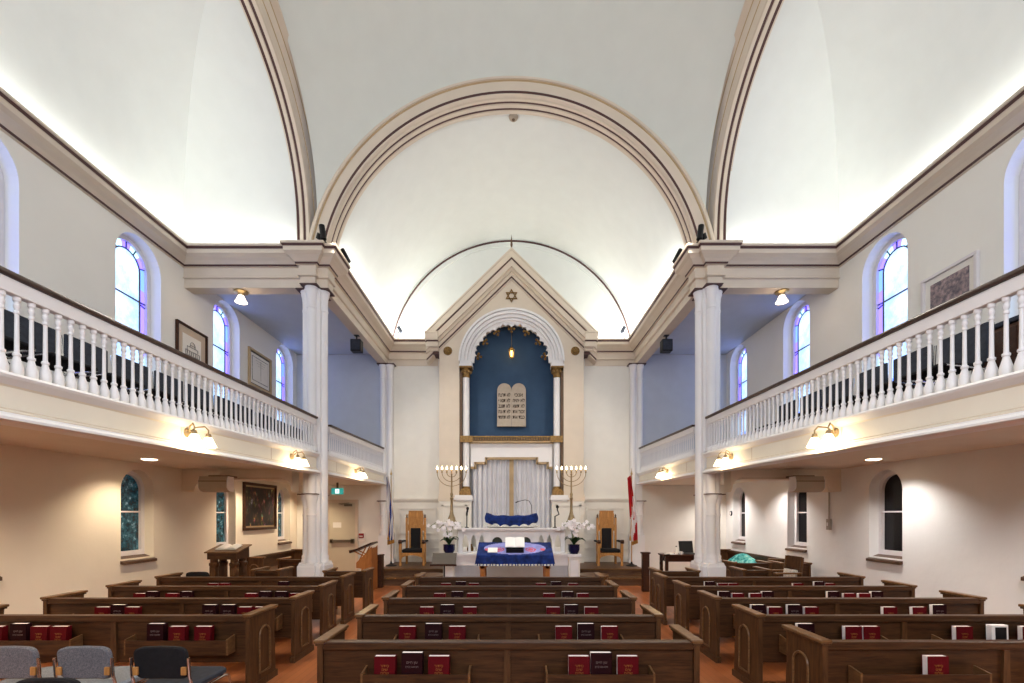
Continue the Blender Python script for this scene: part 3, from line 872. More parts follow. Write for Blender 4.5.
# ------------------------------------------------------------------ stacking chairs, front left
def make_chair(name, label, loc, fab, seatf, group, rz=0):
    root = thing(name, loc, label, 'chair', group, rz)
    def back(u, v):
        x = -.215+.43*u; z = .47+.32*v
        return (x, .02+.05*(1-v)*.5+.03*math.cos((u-.5)*PI)*-1+.03, z)
    # rounded padded back
    prof = []
    m = MB()
    n = 28
    def rr(a, hw, hh, r):
        # superellipse outline
        c, s_ = math.cos(a), math.sin(a); p = 2/5.5
        return hw*abs(c)**p*(1 if c >= 0 else -1), hh*abs(s_)**p*(1 if s_ >= 0 else -1)
    rings = []
    for (k, off) in ((.93, -.024), (1.0, -.012), (1.0, .012), (.93, .024)):
        ring = []
        for i in range(n):
            x, z = rr(2*PI*i/n, .205*k, .13*k, 0)
            ring.append((x, off-.10*(x/.215)**2*.25+.02*(-z/.15), .652+z))
        rings.append(ring)
    vv = [p for r_ in rings for p in r_]
    m.add(vv, [(j*n+i, j*n+(i+1) % n, (j+1)*n+(i+1) % n, (j+1)*n+i) for j in range(3) for i in range(n)], fab, True)
    m.add(rings[0], [list(range(n))], fab); m.add(rings[3], [list(range(n))[::-1]], fab)
    m.build('backrest', root)
    m = MB(); rings = []
    for (k, z) in ((.95, .425), (1.0, .435), (1.0, .462), (.94, .475)):
        rings.append([(lambda x, y: (x, .25+y, z-.0-.02*((y/.23) > .6)*((y/.23)-.6)))(*rr(2*PI*i/n, .23*k, .225*k, 0)) for i in range(n)])
    vv = [p for r_ in rings for p in r_]
    m.add(vv, [(j*n+i, j*n+(i+1) % n, (j+1)*n+(i+1) % n, (j+1)*n+i) for j in range(3) for i in range(n)], seatf, True)
    m.add(rings[0], [list(range(n))[::-1]], seatf); m.add(rings[3], [list(range(n))], seatf)
    m.build('seat', root)
    for sg in (-1, 1):
        m = MB()
        x = sg*.222
        m.tube([(x, -.045, .70), (x, -.035, .56), (x, -.0, .44), (x, .05, .41), (x, .40, .41), (x, .45, .395), (x, .47, .35), (x, .50, .02), (x, .50, .0)], .0105, M_CHROME, 8)
        m.tube([(x, .06, .41), (x, .02, .36), (x, -.06, .02), (x, -.06, .0)], .0105, M_CHROME, 8)
        m.build('side_frame', root)
        m = MB(); m.bbox(sg*.185-.02, sg*.185+.02, -.054, -.036, .565, .63, M_OAKL, .006); m.build('back_bracket', root)
    m = MB(); m.tube([(-.232, .42, .40), (.232, .42, .40)], .009, M_CHROME, 8); m.build('cross_bar', root)
    return root
make_chair('stacking_chair', 'grey fabric stacking chair with chrome frame, at the left edge of the photo', (-3.87, 3.55, 0), M_GREYF, M_GREYS, 'stacking chairs at the front left')
make_chair('stacking_chair', 'grey fabric stacking chair between another grey chair and a black one', (-3.30, 3.55, 0), M_GREYF, M_GREYS, 'stacking chairs at the front left')
ck = make_chair('stacking_chair', 'black fabric stacking chair with chrome frame beside the aisle', (-2.71, 3.55, 0), M_BLACKF, M_DARKF, 'stacking chairs at the front left')
dup(ck, (-2.88, 2.86, 0), 0, 'black chair whose top edge shows in front of the grey chairs', 'stacking chairs at the front left')
dup(ck, (-3.44, 2.86, 0), 0, 'black chair at the very corner of the photo, only its edge showing', 'stacking chairs at the front left')
dup(ck, (-5.62, 8.18, 0), 0, 'black chair behind the left pews in front of the reading desk', 'single chairs by the left wall')

# ------------------------------------------------------------------ folding chairs in the galleries
GZ = 2.832
def make_folding(label, group):
    root = thing('folding_chair', (0, 0, GZ), label, 'chair', group)
    m = MB(); m.bbox(-.03, .0, -.235, .235, .47, .84, M_DARKF, .012); m.build('backrest', root)
    m = MB(); m.bbox(-.0, .42, -.22, .22, .43, .465, M_BLACKF, .012); m.build('seat', root)
    for sg in (-1, 1):
        y = sg*.245
        m = MB(); m.tube([(-.04, y, .82), (-.02, y, .45), (.40, y, .0)], .012, M_CHROME, 7); m.build('front_leg', root)
        m = MB(); m.tube([(.38, y*.97, .44), (.02, y*.97, .40), (-.12, y*.97, .0)], .012, M_CHROME, 7); m.build('rear_leg', root)
    m = MB(); m.tube([(.02, -.24, .30), (.02, .24, .30)], .008, M_CHROME, 6); m.build('stretcher', root)
    return root
fc = None
for s, side in SIDES:
    ys = [3.3+.62*i for i in range(13)] if s < 0 else [4.85+.62*i for i in range(6)]
    for i, y in enumerate(ys):
        lab = f'dark folding chair behind the {side} gallery balustrade, {ORD[i]} in line from the camera'
        if fc is None: fc = make_folding(lab, 'folding chairs in the galleries'); o = fc
        else: o = dup(fc, (0, 0, 0), 0, lab)
        o.scale = (1.1, 1.1, 1.1); o.location = (s*4.8, y, GZ); o.rotation_euler.z = 0 if s < 0 else PI
# wooden cabinet in the right gallery
cb = thing('gallery_cabinet', (5.6, 4.75, GZ), 'brown wooden cabinet with slate top in the right gallery below the picture', 'cabinet')
m = MB(); m.bbox(-.3, .3, -.5, .5, .0, 1.0, M_DWOOD if 0 else wood('cabinet_wood', (78, 52, 40), (110, 76, 56), (14, 14, 1.2)), .01); m.build('body', cb)
m = MB(); m.bbox(-.34, .34, -.54, .54, 1.0, 1.05, M_DARKF, .01); m.build('top', cb)
for y in (-.245, .245):
    m = MB(); m.bbox(-.315, -.3, y-.23, y+.23, .05, .96, M_DWOOD, .005); m.build('door', cb)
# ------------------------------------------------------------------ the ark front: gable wall, niche, columns
YG = 13.35                     # face of the gable wall
PXG = YG/F
gx = lambda px: (px-VX)*PXG
gz = lambda py: CZ+(VY-py)*PXG
ark = thing('ark_front', (0, YG, 0), 'cream gabled ark front with deep blue arched niche on the end wall', 'ark', None, 0, 'thing')
m = MB()
# gable wall with arched opening, as left half + right half outlines
AC, AR = 6.30, 1.53
def half(sg):
    arc = [(sg*AR*math.cos(t*PI/40), AC+AR*math.sin(t*PI/40)) for t in range(0, 21)]
    out = [(sg*2.12, 2.3), (sg*2.12, 6.62), (sg*2.42, 6.75), (sg*2.42, 6.95), (0, 9.3)]
    return out+[(0, AC+AR)]+arc[::-1][1:]+[(sg*1.53, 2.3)]
for sg in (-1, 1): m.prism(half(sg), XZ, 0, .33, M_CREAM)
m.build('gable_wall', ark)
# raking cornice
m = MB()
for sg in (-1, 1):
    d = Vector((sg*2.45, 0, -2.37)).normalized(); nrm = Vector((-d.z*sg, 0, d.x*sg)) if sg > 0 else Vector((d.z, 0, -d.x))
    nrm = Vector((sg*.695, 0, .719))
    A_, K_, TX = 9.505, .974, 2.48
    def strip(n0, n1, y0, mat, y1=.34):
        z0 = A_-n0/.716; z1 = A_-n1/.716
        m.prism([(0, z0), (0, z1), (sg*TX, z1-TX*K_), (sg*TX, z0-TX*K_)], XZ, y0, y1, mat)
    strip(.0, .045, -.27, C_); strip(.045, .19, -.25, C_); strip(.19, .22, -.22, S_); strip(.22, .36, -.20, C_); strip(.36, .44, -.15, C2); strip(.44, .52, -.09, C_); strip(.52, .55, -.06, S_); strip(.55, .58, -.04, C_)
    ez = A_-TX*K_
    for z0, z1, dx, y0, mt in ((-.03, .0, .02, -.275, C_), (-.24, -.03, .0, -.25, C_), (-.275, -.24, -.03, -.22, S_), (-.42, -.275, -.05, -.20, C_), (-.52, -.42, -.12, -.13, C2), (-.60, -.52, -.2, -.08, S_)):
        m.box(sg*2.12, sg*(2.50+dx), y0-.008, .325, ez+z0, ez+z1, mt)
m.build('raking_cornice', ark)
# archivolt: stepped white rings
m = MB()
def aring(r0, r1, y0, y1, mat):
    P = []
    n = 40
    for i in range(n+1):
        a = PI*i/n
        P.append((math.cos(a), math.sin(a)))
    v = []
    for c, s_ in P: v += [(r0*c, y0, AC+r0*s_), (r1*c, y0, AC+r1*s_), (r1*c, y1, AC+r1*s_), (r0*c, y1, AC+r0*s_)]
    f = []
    for i in range(n):
        b = 4*i
        for k in range(4): f.append((b+k, b+4+k, b+4+(k+1) % 4, b+(k+1) % 4))
    m.add(v, f, mat, False)
for r0, r1, y in ((1.49, 1.55, -.10), (1.455, 1.49, -.03), (1.39, 1.455, -.08), (1.355, 1.39, .0), (1.30, 1.355, -.03), (1.27, 1.30, .05), (1.22, 1.27, .02), (1.17, 1.22, .07)):
    aring(r0, r1, y, .30, M_WHITE)
m.build('archivolt', ark)
m = MB()   # cusped fringe inside the arch
FA = [0]+[math.radians(q) for q in (11, 38, 64, 90, 116, 142, 169)]+[PI]
for a0_, a1_ in zip(FA, FA[1:]):
    nn = 24 if a1_-a0_ > .3 else 8
    inn, ou = [], []
    for t in range(nn+1):
        f = t/nn; a = a0_+(a1_-a0_)*f
        r = 1.03+.06*math.sin(PI*f)+.065*abs(math.sin(PI*f*3))**.7
        if nn == 8: r = 1.10
        inn.append((r*math.cos(a), AC+r*math.sin(a))); ou.append((1.19*math.cos(a), AC+1.19*math.sin(a)))
    m.prism(inn+ou[::-1], XZ, .08, .14, M_WHITE)
m.build('cusped_fringe', ark)
for a in FA[1:-1]:     # gilt flowers at the cusps
    r = 1.0
    m = MB(); c = Vector((r*math.cos(a), .1, AC+r*math.sin(a))); o_ = Vector((math.cos(a), 0, math.sin(a))); t_ = Vector((-math.sin(a), 0, math.cos(a)))
    for dv, rr in ((t_*.075, .042), (t_*-.075, .042), (o_*-.08, .042), (o_*.02, .045)):
        p = c+dv
        m.lathe([(0.001, -rr), (rr*.7, -rr*.7), (rr, 0), (rr*.7, rr*.7), (.001, rr)], tuple(p), M_BRONZE, 8)
    m.build('gilt_flower', ark)
# niche: blue back and sides
m = MB()
m.box(-1.5, 1.5, .62, .66, 4.2, 7.94, M_NICHE)
for sg in (-1, 1): m.box(sg*1.5, sg*1.46, .12, .62, 4.2, 7.94, M_NICHE)
m.box(-1.5, 1.5, .33, .62, 7.9, 7.94, M_NICHE)
m.box(-1.52, 1.52, .62, .66, 0, 4.2, M_WAINS)
for sg in (-1, 1): m.box(sg*1.5, sg*1.46, .12, .62, .4, 4.2, M_WAINS)
m.build('blue_niche', ark)
for sg in (-1, 1):
    c = MB(); x = sg*1.345
    c.lathe([(.1, 2.62), (.1, 5.88)], (x, .12, 0), M_WHITE, 20)
    c.build('shaft', ark)
    c = MB()
    c.box(x-.14, x+.14, -.02, .26, 2.50, 2.56, M_BRONZE); c.lathe([(.13, 2.56), (.13, 2.6), (.105, 2.64)], (x, .12, 0), M_BRONZE, 20); c.build('shaft_base', ark)
    c = MB()
    c.lathe([(.105, 5.85), (.12, 5.87), (.11, 5.9), (.12, 5.99), (.16, 6.09), (.15, 6.11)], (x, .12, 0), M_BRONZE, 20)
    for k in range(8):
        a = 2*PI*k/8; c.lathe([(.001, -.05), (.03, -.03), (.04, .02), (.001, .06)], (x+.14*math.cos(a), .12+.14*math.sin(a), 6.02), M_BRONZE, 6)
    c.box(x-.18, x+.18, -.06, .3, 6.11, 6.16, M_BRONZE)
    c.build('capital', ark)
    c = MB(); c.box(x-.19, x+.2*1, -.07, .3, 6.16, 6.22, M_WHITE); c.box(x-.17, x+.17, -.05, .3, 6.22, 6.32, M_WHITE); c.build('impost_block', ark)
    c = MB(); c.box(sg*1.45, sg*1.535, .02, .3, 2.36, 6.02, M_BROWNT); c.build('bronze_edge', ark)
    c = MB(); c.box(sg*1.13, sg*1.68, -.14, .32, 2.24, 2.31, M_WHITE); c.box(sg*1.15, sg*1.65, -.11, .32, 2.31, 2.38, M_WHITE); c.box(sg*1.17, sg*1.63, -.08, .32, 2.2, 2.24, M_WHITE); c.box(sg*1.2, sg*1.53, -.04, .32, 2.38, 2.5, M_BRONZE)
    c.box(sg*1.18, sg*2.12, -.06, .33, .4, 2.2, M_WAINS)
    c.box(sg*1.30, sg*1.36, -.09, -.05, .9, 2.1, M_WAINS); c.box(sg*1.98, sg*2.04, -.09, -.05, .9, 2.1, M_WAINS); c.box(sg*1.30, sg*2.04, -.09, -.05, 2.05, 2.1, M_WAINS)
    c.box(sg*1.62, sg*2.14, -.07, .33, 2.2, 2.34, M_CREAM); c.box(sg*1.62, sg*2.13, -.04, .33, 2.34, 2.42, M_CREAM)
    c.build('base_pier', ark)
    # medallion
    c = MB(); c.lathe([(.001, -.03), (.05, -.035), (.06, -.02), (.11, -.025), (.12, -.03), (.13, -.01), (.13, .0)], (sg*1.87, -.002, gz(351)), M_BRONZE, 20, 'y')
    for k in range(8):
        a = 2*PI*k/8; c.lathe([(.001, -.03), (.02, -.01), (.001, .02)], (sg*1.87+.075*math.cos(a), -.03, gz(351)+.075*math.sin(a)), M_BRONZE, 6, 'y')
    c.build('medallion', ark)
# dentil band, white panel, stepped valance
m = MB(); m.box(-1.5, 1.5, .0, .3, 4.08, 4.12, M_BRONZE); m.box(-1.5, 1.5, .05, .3, 3.94, 4.08, M_BRONZE)
for i in range(40): m.box(-1.46+.0749*i-.02, -1.46+.0749*i+.02, .01, .05, 3.99, 4.07, M_BROWNT)
m.box(-1.5, 1.5, .02, .3, 3.93, 3.97, M_TAN)
for sg in (-1, 1): m.box(sg*1.14, sg*1.5, -.04, .1, 3.93, 4.12, M_BRONZE)
m.build('dentil_band', ark)
m = MB()
val = [(-1.22, 4.0), (1.22, 4.0), (1.22, 3.24), (1.08, 3.24), (1.08, 3.38), (.76, 3.38), (.76, 3.52), (-.76, 3.52), (-.76, 3.38), (-1.08, 3.38), (-1.08, 3.24), (-1.22, 3.24)]
m.prism(val, XZ, .2, .24, M_WHITE); m.build('valance_panel', ark)
m = MB()
seg = [(-1.22, 3.24), (-1.08, 3.24), (-1.08, 3.38), (-.76, 3.38), (-.76, 3.52), (.76, 3.52), (.76, 3.38), (1.08, 3.38), (1.08, 3.24), (1.22, 3.24)]
for (a, b), (c, d) in zip(seg, seg[1:]):
    if abs(b-d) < 1e-6: m.box(a-.035*(1 if a < 0 and 0 else 0), c, .185, .245, b-.07, b, M_TAN)
    else: m.box(a-.035, a+.035, .185, .245, min(b, d)-.07, max(b, d), M_TAN)
m.build('valance_braid', ark)
# curtain in two halves
for sg in (-1, 1):
    def cur(u, v):
        x = sg*(.06+1.14*u)
        y = .34+.045*math.sin(u*46)+.018*math.sin(u*97+1)
        return (x, y, 1.3+2.25*v-.0)
    m = MB(); m.sheet(cur, 90, 3, M_CURT, .008); m.build('curtain', ark)
m = MB(); m.bbox(-.065, .065, .26, .30, 1.3, 3.5, M_TAN, .01); m.build('curtain_braid', ark)
m = MB(); m.lathe([(.05, 0), (.05, .04), (.022, .07), (.022, .2), (.035, .24), (.001, .55)], (0, .0, 9.48), M_BROWNT, 10); m.build('finial', ark)

# star of David
st = MB(); sz = gz(296)
def tri(r, rot, w):
    P = [Vector((r*math.cos(rot+2*PI*k/3), r*math.sin(rot+2*PI*k/3))) for k in range(3)]
    for k in range(3):
        a, b = P[k], P[(k+1) % 3]; d = (b-a).normalized(); n = Vector((-d.y, d.x))
        a2, b2 = P[k]*((r-w*2)/r), P[(k+1) % 3]*((r-w*2)/r)
        st.prism([tuple(a), tuple(b), tuple(b2), tuple(a2)], lambda u, v, q: (u, q, v), -.03, .0, M_BRONZE)
tri(.2, PI/2, .028); tri(.2, -PI/2, .028)
o = st.build('star_ornament', None, (0, YG-.002, sz)); tag(o, 'small bronze six-pointed star on the gable above the arch', 'star')

# tablets of the law
tb = thing('law_tablets', (0, YG+.50, 4.49), 'pair of round-topped stone tablets with Hebrew lines on the blue niche', 'tablets')
PXT = (YG+.45)/F
for sg, lines in ((-1, ('חצרת אל', 'ףאנת אל', 'בנגת אל', 'הנעת אל', 'דמחת אל')), (1, ('יכנא', 'היהי אל', 'אשת אל', 'תא רוכז', 'תא דבכ'))):
    m = MB(); w = .435; H = 1.31
    pl = [(0.003*sg, 0), (sg*w, 0)]+[(sg*(w/2+w/2*math.cos(PI*i/16)), H-w/2+w/2*math.sin(PI*i/16)) for i in range(17)]
    m.prism(pl, XZ, -.04, .06, M_STONE); t = m.build('tablet', tb)
    for j, b in enumerate(lines):
        o = text_mesh('lettering', b, .15, .004, M_LETTER, t, bold=.0035); o.location = (sg*w/2, -.044, H-.36-.168*j); o.rotation_euler = (PI/2, 0, 0)
        wd = o.dimensions.x
        if wd > .36: o.scale = (.36/wd, 1, 1)
m = MB(); m.box(-.2, .2, .06, .118, .3, .9, M_BROWNT); m.build('wall_mount', tb)

# eternal lamp
el = thing('hanging_lamp', (0, 13.74, gz(351)-.10), 'small amber lantern hanging on a chain inside the arch', 'lamp')
m = MB(); m.tube([(0, 0, .36), (0, 0, 1.38)], .008, M_BRASSD, 6); m.build('chain', el)
m = MB(); m.lathe([(.01, 0), (.05, .03), (.02, .05)], (0, 0, 0), M_BRASS, 10); m.lathe([(.09, .29), (.05, .34), (.01, .37)], (0, 0, 0), M_BRASS, 10)
for k in range(6):
    a = 2*PI*k/6; m.tube([(.06*math.cos(a), .06*math.sin(a), .04), (.085*math.cos(a), .085*math.sin(a), .3)], .007, M_BRASS, 5)
m.build('lantern_frame', el)
m = MB(); m.lathe([(.025, .08), (.045, .12), (.048, .22), (.025, .25)], (0, 0, 0), M_LAMP, 12); m.build('amber_glass', el)

# ------------------------------------------------------------------ platform, steps, plinth
m = MB(); m.box(-3.45, 3.45, 11.9, YB-.07, 0, .4, M_STEPW); m.box(-3.47, 3.47, 11.86, 11.92, .36, .4, M_PEWC)
struct(m.build('floor_platform'), 'brown wooden platform before the ark', 'platform')
m = MB(); m.box(-3.45, 3.45, 11.58, 11.9, 0, .2, M_STEPW); m.box(-3.47, 3.47, 11.54, 11.6, .165, .2, M_PEWC)
struct(m.build('floor_step'), 'brown wooden step up to the platform', 'step')
pl = thing('ark_plinth', (0, 10.8, 0), 'white plinth with grey beadboard front that carries the altar rail', 'plinth', None, 0, 'structure')
m = MB(); m.box(-1.42, 1.42, .04, 2.5, 0, .86, M_WAINS); m.box(-1.45, 1.45, .0, .3, .60, .66, M_WHITE); m.box(-1.44, 1.44, .01, .3, .66, .80, M_WHITE); m.box(-1.5, 1.5, -.05, 2.4, .84, .88, M_WHITE); m.box(-1.46, 1.46, -.02, .3, .80, .84, M_WHITE)
m.build('body', pl)
m = MB(); m.box(-1.4, 1.4, .02, .04, .05, .60, M_BEAD)
for i in range(35): m.box(-1.38+.08*i, -1.38+.08*i+.068, .008, .02, .05, .60, M_BEAD)
m.build('beadboard', pl)
for sg in (-1, 1):
    m = MB(); x = sg*1.47
    m.box(x-.13, x+.13, -.16, .12, 0, .82, M_WAINS); m.box(x-.16, x+.16, -.19, .12, .82, .885, M_WHITE); m.box(x-.15, x+.15, -.18, .12, 0, .12, M_WHITE); m.box(x-.09, x+.09, -.17, -.15, .18, .74, M_WHITE)
    m.build('corner_post', pl)
    m = MB(); m.box(sg*1.32, sg*1.66, .35, .75, .88, 1.56, M_WAINS); m.box(sg*1.29, sg*1.69, .32, .78, 1.56, 1.62, M_WHITE); m.build('menorah_pier', pl)
for sg, side in SIDES:
    st_ = MB(); st_.lathe([(.0, 0), (.36, 0), (.36, .3), (.39, .31), (.39, .35), (.001, .35)], (0, 0, 0), M_PEWC, 28)
    o = st_.build('round_step', None, (sg*1.98, 11.1, 0)); tag(o, f'round-ended wooden step at the {side} corner of the white plinth', 'step', 'round steps')

# altar rail with pointed openings
ar = thing('altar_rail', (0, 11.05, .88), 'white altar rail with pointed arches and shelf top before the curtain', 'altar rail')
m = MB(); m.bbox(-1.30, 1.30, -.14, .34, .56, .605, M_WHITE, .012); m.box(-1.27, 1.27, -.1, .3, .53, .56, M_WHITE); m.build('shelf', ar)
def arch_panel(x0, x1, n, pointed):
    w = (x1-x0)/n; mm = MB()
    for i in range(n):
        c = x0+w*(i+.5); hw = w*.36; zs = .26; zt = .44 if pointed else zs+hw
        o = [(c-w/2, 0), (c-hw, 0), (c-hw, zs)]
        if pointed: o += [(c-hw+hw*(t/6)**1.0*1.0, zs+(zt-zs)*math.sin(t/6*PI/2)) for t in range(1, 7)]
        else: o += [(c-hw*math.cos(PI*t/12), zs+hw*math.sin(PI*t/12)) for t in range(1, 7)]
        o += [(c, .53), (c-w/2, .53)]
        mm.prism(o, XZ, -.03, .03, M_WHITE)
        o2 = [(2*c-x, z) for x, z in o]
        mm.prism(o2, XZ, -.03, .03, M_WHITE)
    return mm
arch_panel(-1.22, -.62, 3, True).build('arcade', ar); arch_panel(.62, 1.22, 3, True).build('arcade', ar)
cp = arch_panel(-.52, .52, 3, False); cp.build('arcade', ar)
m = MB(); m.box(-.55, .55, .035, .05, .0, .53, M_DKOPEN); m.build('backing_panel', ar)
for x in (-.57, .57, -1.24, 1.24):
    m = MB(); m.box(x-.05, x+.05, -.06, .06, 0, .53, M_WHITE); m.build('post', ar)
m = MB(); m.box(-1.28, 1.28, -.08, .08, 0, .035, M_WHITE); m.build('base_rail', ar)

# velvet-draped stand on the shelf
vd = MB()
def vel(u, v):
    x = -.64+1.28*u; k = abs(x)/.64
    ztop = .29+.05*max(0, k-.72)/.28 - .02*math.sin(u*PI); zbot = .02+.11*k**2.2
    y = -.03-.05*v*0+.015*math.sin(u*31+v*3)
    if v < .35: t = v/.35; return (x*(.97), .16-.19*t, ztop+.02*math.sin(t*PI)+.008*math.sin(u*23))
    t = (v-.35)/.65
    return (x*(.97+.05*math.sin(t*PI)), -.03+.02*math.sin(u*29)*t-.02*t, ztop+(zbot-ztop)*t)
vd.sheet(vel, 60, 18, M_NAVY, .012)
vs_ = thing('velvet_cover', (0, 11.09, 1.487), 'deep blue velvet cover draped in a swag on the altar shelf', 'cloth')
vd.build('velvet_drape', vs_)
m = MB(); m.bbox(-.56, .56, -.0, .16, .0, .26, M_WAINS, .02); m.build('stand', vs_)
lc = MB()
def lace(u, v):
    x = -.68+1.36*u; return (x, -.135+.045*v, .012+(.05+.07*abs(x)/.68)*abs(math.sin(u*19+v))**.6*(1-abs(v-.5)*1.6))
lc.sheet(lace, 50, 6, M_LACE, .006)
o = lc.build('lace_runner', None, (0, 11.04, 1.493)); tag(o, 'crumpled white lace runner beneath the blue velvet on the shelf', 'cloth')

# desk microphones and adjustable black stands
def mic_stand(x, y, z, label, sg):
    r = thing('microphone_stand', (x, y, z), label, 'microphone stand', 'black microphone stands')
    m = MB(); m.lathe([(.05, 0), (.05, .012), (.02, .025), (.001, .03)], (0, 0, 0), M_BLACK, 14); m.build('base', r)
    m = MB()
    if sg < 0: m.tube([(0, 0, .02), (0, 0, .36)], .014, M_BLACK, 8); m.tube([(0, 0, .30), (.0, 0, .36), (.02, -.01, .44)], .024, M_BLACK, 8)
    else: m.tube([(0, 0, .02), (0, 0, .28), (.10, 0, .33), (.06, 0, .44), (.06, 0, .50)], .016, M_BLACK, 8)
    m.build('pole', r)
    m = MB(); e = (.02, -.01, .46) if sg < 0 else (.06, 0, .50)
    m.lathe([(.001, -.03), (.035, -.01), (.035, .03), (.02, .045), (.001, .05)], e, M_BLACK, 12); m.build('head', r)
    return r
mic_stand(-1.09, 11.1, 1.487, 'upright black microphone stand on the altar shelf by the left menorah', -1)
mic_stand(1.06, 11.1, 1.487, 'bent black microphone stand on the altar shelf by the right menorah', 1)
gm_ = thing('gooseneck_microphone', (.52, 11.32, 1.487), 'thin gooseneck microphone arching before the white curtain', 'microphone')
m = MB(); m.lathe([(.03, 0), (.03, .02), (.001, .03)], (0, 0, 0), M_BLACK, 10); m.build('base', gm_)
m = MB(); m.tube([(0, 0, .02), (-.02, 0, .55), (-.08, 0, .66), (-.18, 0, .69), (-.35, 0, .65)], .008, M_BLACK, 6); m.build('arm', gm_)
m = MB(); m.tube([(-.35, 0, .65), (-.42, 0, .62)], .014, M_BLACK, 8); m.build('capsule', gm_)
# brass vessels behind the arches
for i, (x, lab) in enumerate(((-1.02, 'brass jar behind the leftmost pointed arch of the altar rail'), (-.80, 'brass jar behind the altar rail, just left of the reading table'), (.83, 'brass jar behind the altar rail, just right of the reading table'))):
    m = MB(); m.lathe([(.06, 0), (.075, .02), (.085, .09), (.06, .15), (.05, .18), (.06, .2)], (0, 0, 0), M_BRONZE, 14)
    o = m.build('brass_jar', None, (x, 11.25, .882)); tag(o, lab, 'jar', 'brass jars behind the altar rail')

# menorahs
def menorah(sg, side):
    r = thing('menorah', (sg*1.49, 11.33, 1.62), f'tall brass seven-branched menorah with lit bulbs, {side} of the ark', 'menorah', 'brass menorahs')
    m = MB(); m.lathe([(.13, 0), (.13, .02), (.10, .04), (.09, .1), (.05, .2), (.045, .24)], (0, 0, 0), M_BRASSD, 6, smooth=False); m.build('foot', r)
    m = MB(); m.lathe([(.045, .22), (.036, .3), (.03, .55), (.045, .6), (.025, .63), (.04, .7), (.022, .74), (.018, 1.18), (.03, 1.2), (.012, 1.22)], (0, 0, 0), M_BRASSD, 14); m.build('stem', r)
    for k, rad in enumerate((.12, .24, .36)):
        m = MB(); n = 20
        m.tube([(-rad*math.cos(PI*i/n), 0, 1.24-rad*.95*math.sin(PI*i/n)) for i in range(n+1)], .009, M_BRASSD, 7); m.build('branch', r)
    for k in range(-3, 4):
        x = k*.12
        m = MB(); m.lathe([(.006, 1.22), (.018, 1.235), (.024, 1.255), (.014, 1.26), (.014, 1.31), (.001, 1.312)], (x, 0, 0), M_BRASS, 10); h = m.build('candle_holder', r)
        m = MB(); m.lathe([(.012, 1.31), (.02, 1.335), (.014, 1.37), (.001, 1.40)], (x, 0, 0), M_BULB, 10); m.build('candle_bulb', h)
    return r
for s, side in SIDES: menorah(s, side)

# orchids
def orchid(sg, side):
    rnd = random.Random(5+sg)
    r = thing('potted_orchid', (sg*1.47, 10.72, .886), f'white orchid in a navy pot on the {side} plinth post', 'potted plant', 'potted orchids')
    m = MB(); m.lathe([(.09, 0), (.1, .01), (.135, .1), (.135, .2), (.145, .22), (.12, .22), (.115, .2), (.001, .19)], (0, 0, 0), M_POT, 20); m.build('pot', r)
    for k in range(8):
        a = 2*PI*k/8+rnd.random()*.5; L = .2+.1*rnd.random(); up = .12+.1*rnd.random()
        def leaf(u, v):
            t = v; w = .045*math.sin(PI*min(1, t*.95+.05))**.7
            d = L*t; z = .19+up*math.sin(t*PI*.75)
            x = d*math.cos(a)-(u-.5)*2*w*math.sin(a); y = d*math.sin(a)+(u-.5)*2*w*math.cos(a)
            return (x, y, z+abs(u-.5)*.03)
        m = MB(); m.sheet(leaf, 4, 8, M_LEAF, .004); m.build('leaf', r)
    heads = []
    for k in range(5):
        a = PI*(k+.5)/5+.2*rnd.random(); sx = math.cos(a); L = .3+.12*rnd.random(); Hh = .50+.12*rnd.random()-.05*abs(sx)
        yy = -.12+.16*rnd.random()
        pts = [(.02*sx, 0, .19), (.05*sx, yy*.2, .19+Hh*.55), (sx*L*.35, yy*.6, .19+Hh*.92), (sx*L*.75, yy, .19+Hh), (sx*L*1.15, yy, .19+Hh*.82)]
        m = MB(); m.tube(pts, .007, M_STEM, 5); m.build('flower_stem', r)
        for j in range(7):
            t = .25+.75*j/6; q = t*(len(pts)-1); i0 = min(int(q), len(pts)-2); f = q-i0
            p = Vector(pts[i0]).lerp(Vector(pts[i0+1]), f)+Vector((rnd.uniform(-.05, .05), rnd.uniform(-.05, .02), rnd.uniform(-.06, .03)))
            heads.append(p)
    for p in heads:
        m = MB(); rot = rnd.random()*2
        nrm = Vector((rnd.uniform(-.5, .5), -1, rnd.uniform(-.2, .4))).normalized(); u = nrm.orthogonal().normalized(); w = nrm.cross(u)
        for k in range(5):
            a = rot+2*PI*k/5; d = u*math.cos(a)+w*math.sin(a); e = u*-math.sin(a)+w*math.cos(a)
            R_ = .055; wd = .032
            c = p
            v = [tuple(c+nrm*.004), tuple(c+d*R_*.5+e*wd+nrm*.012), tuple(c+d*R_+nrm*.0), tuple(c+d*R_*.5-e*wd+nrm*.012),
                 tuple(c-nrm*.004), tuple(c+d*R_*.5+e*wd*.9-nrm*.0), tuple(c+d*R_*.98-nrm*.006), tuple(c+d*R_*.5-e*wd*.9-nrm*.0)]
            m.add(v, [(0, 1, 2, 3), (7, 6, 5, 4), (0, 4, 5, 1), (1, 5, 6, 2), (2, 6, 7, 3), (3, 7, 4, 0)], M_PETAL)
        m.build('orchid_flower', r)
for s, side in SIDES: orchid(s, side)

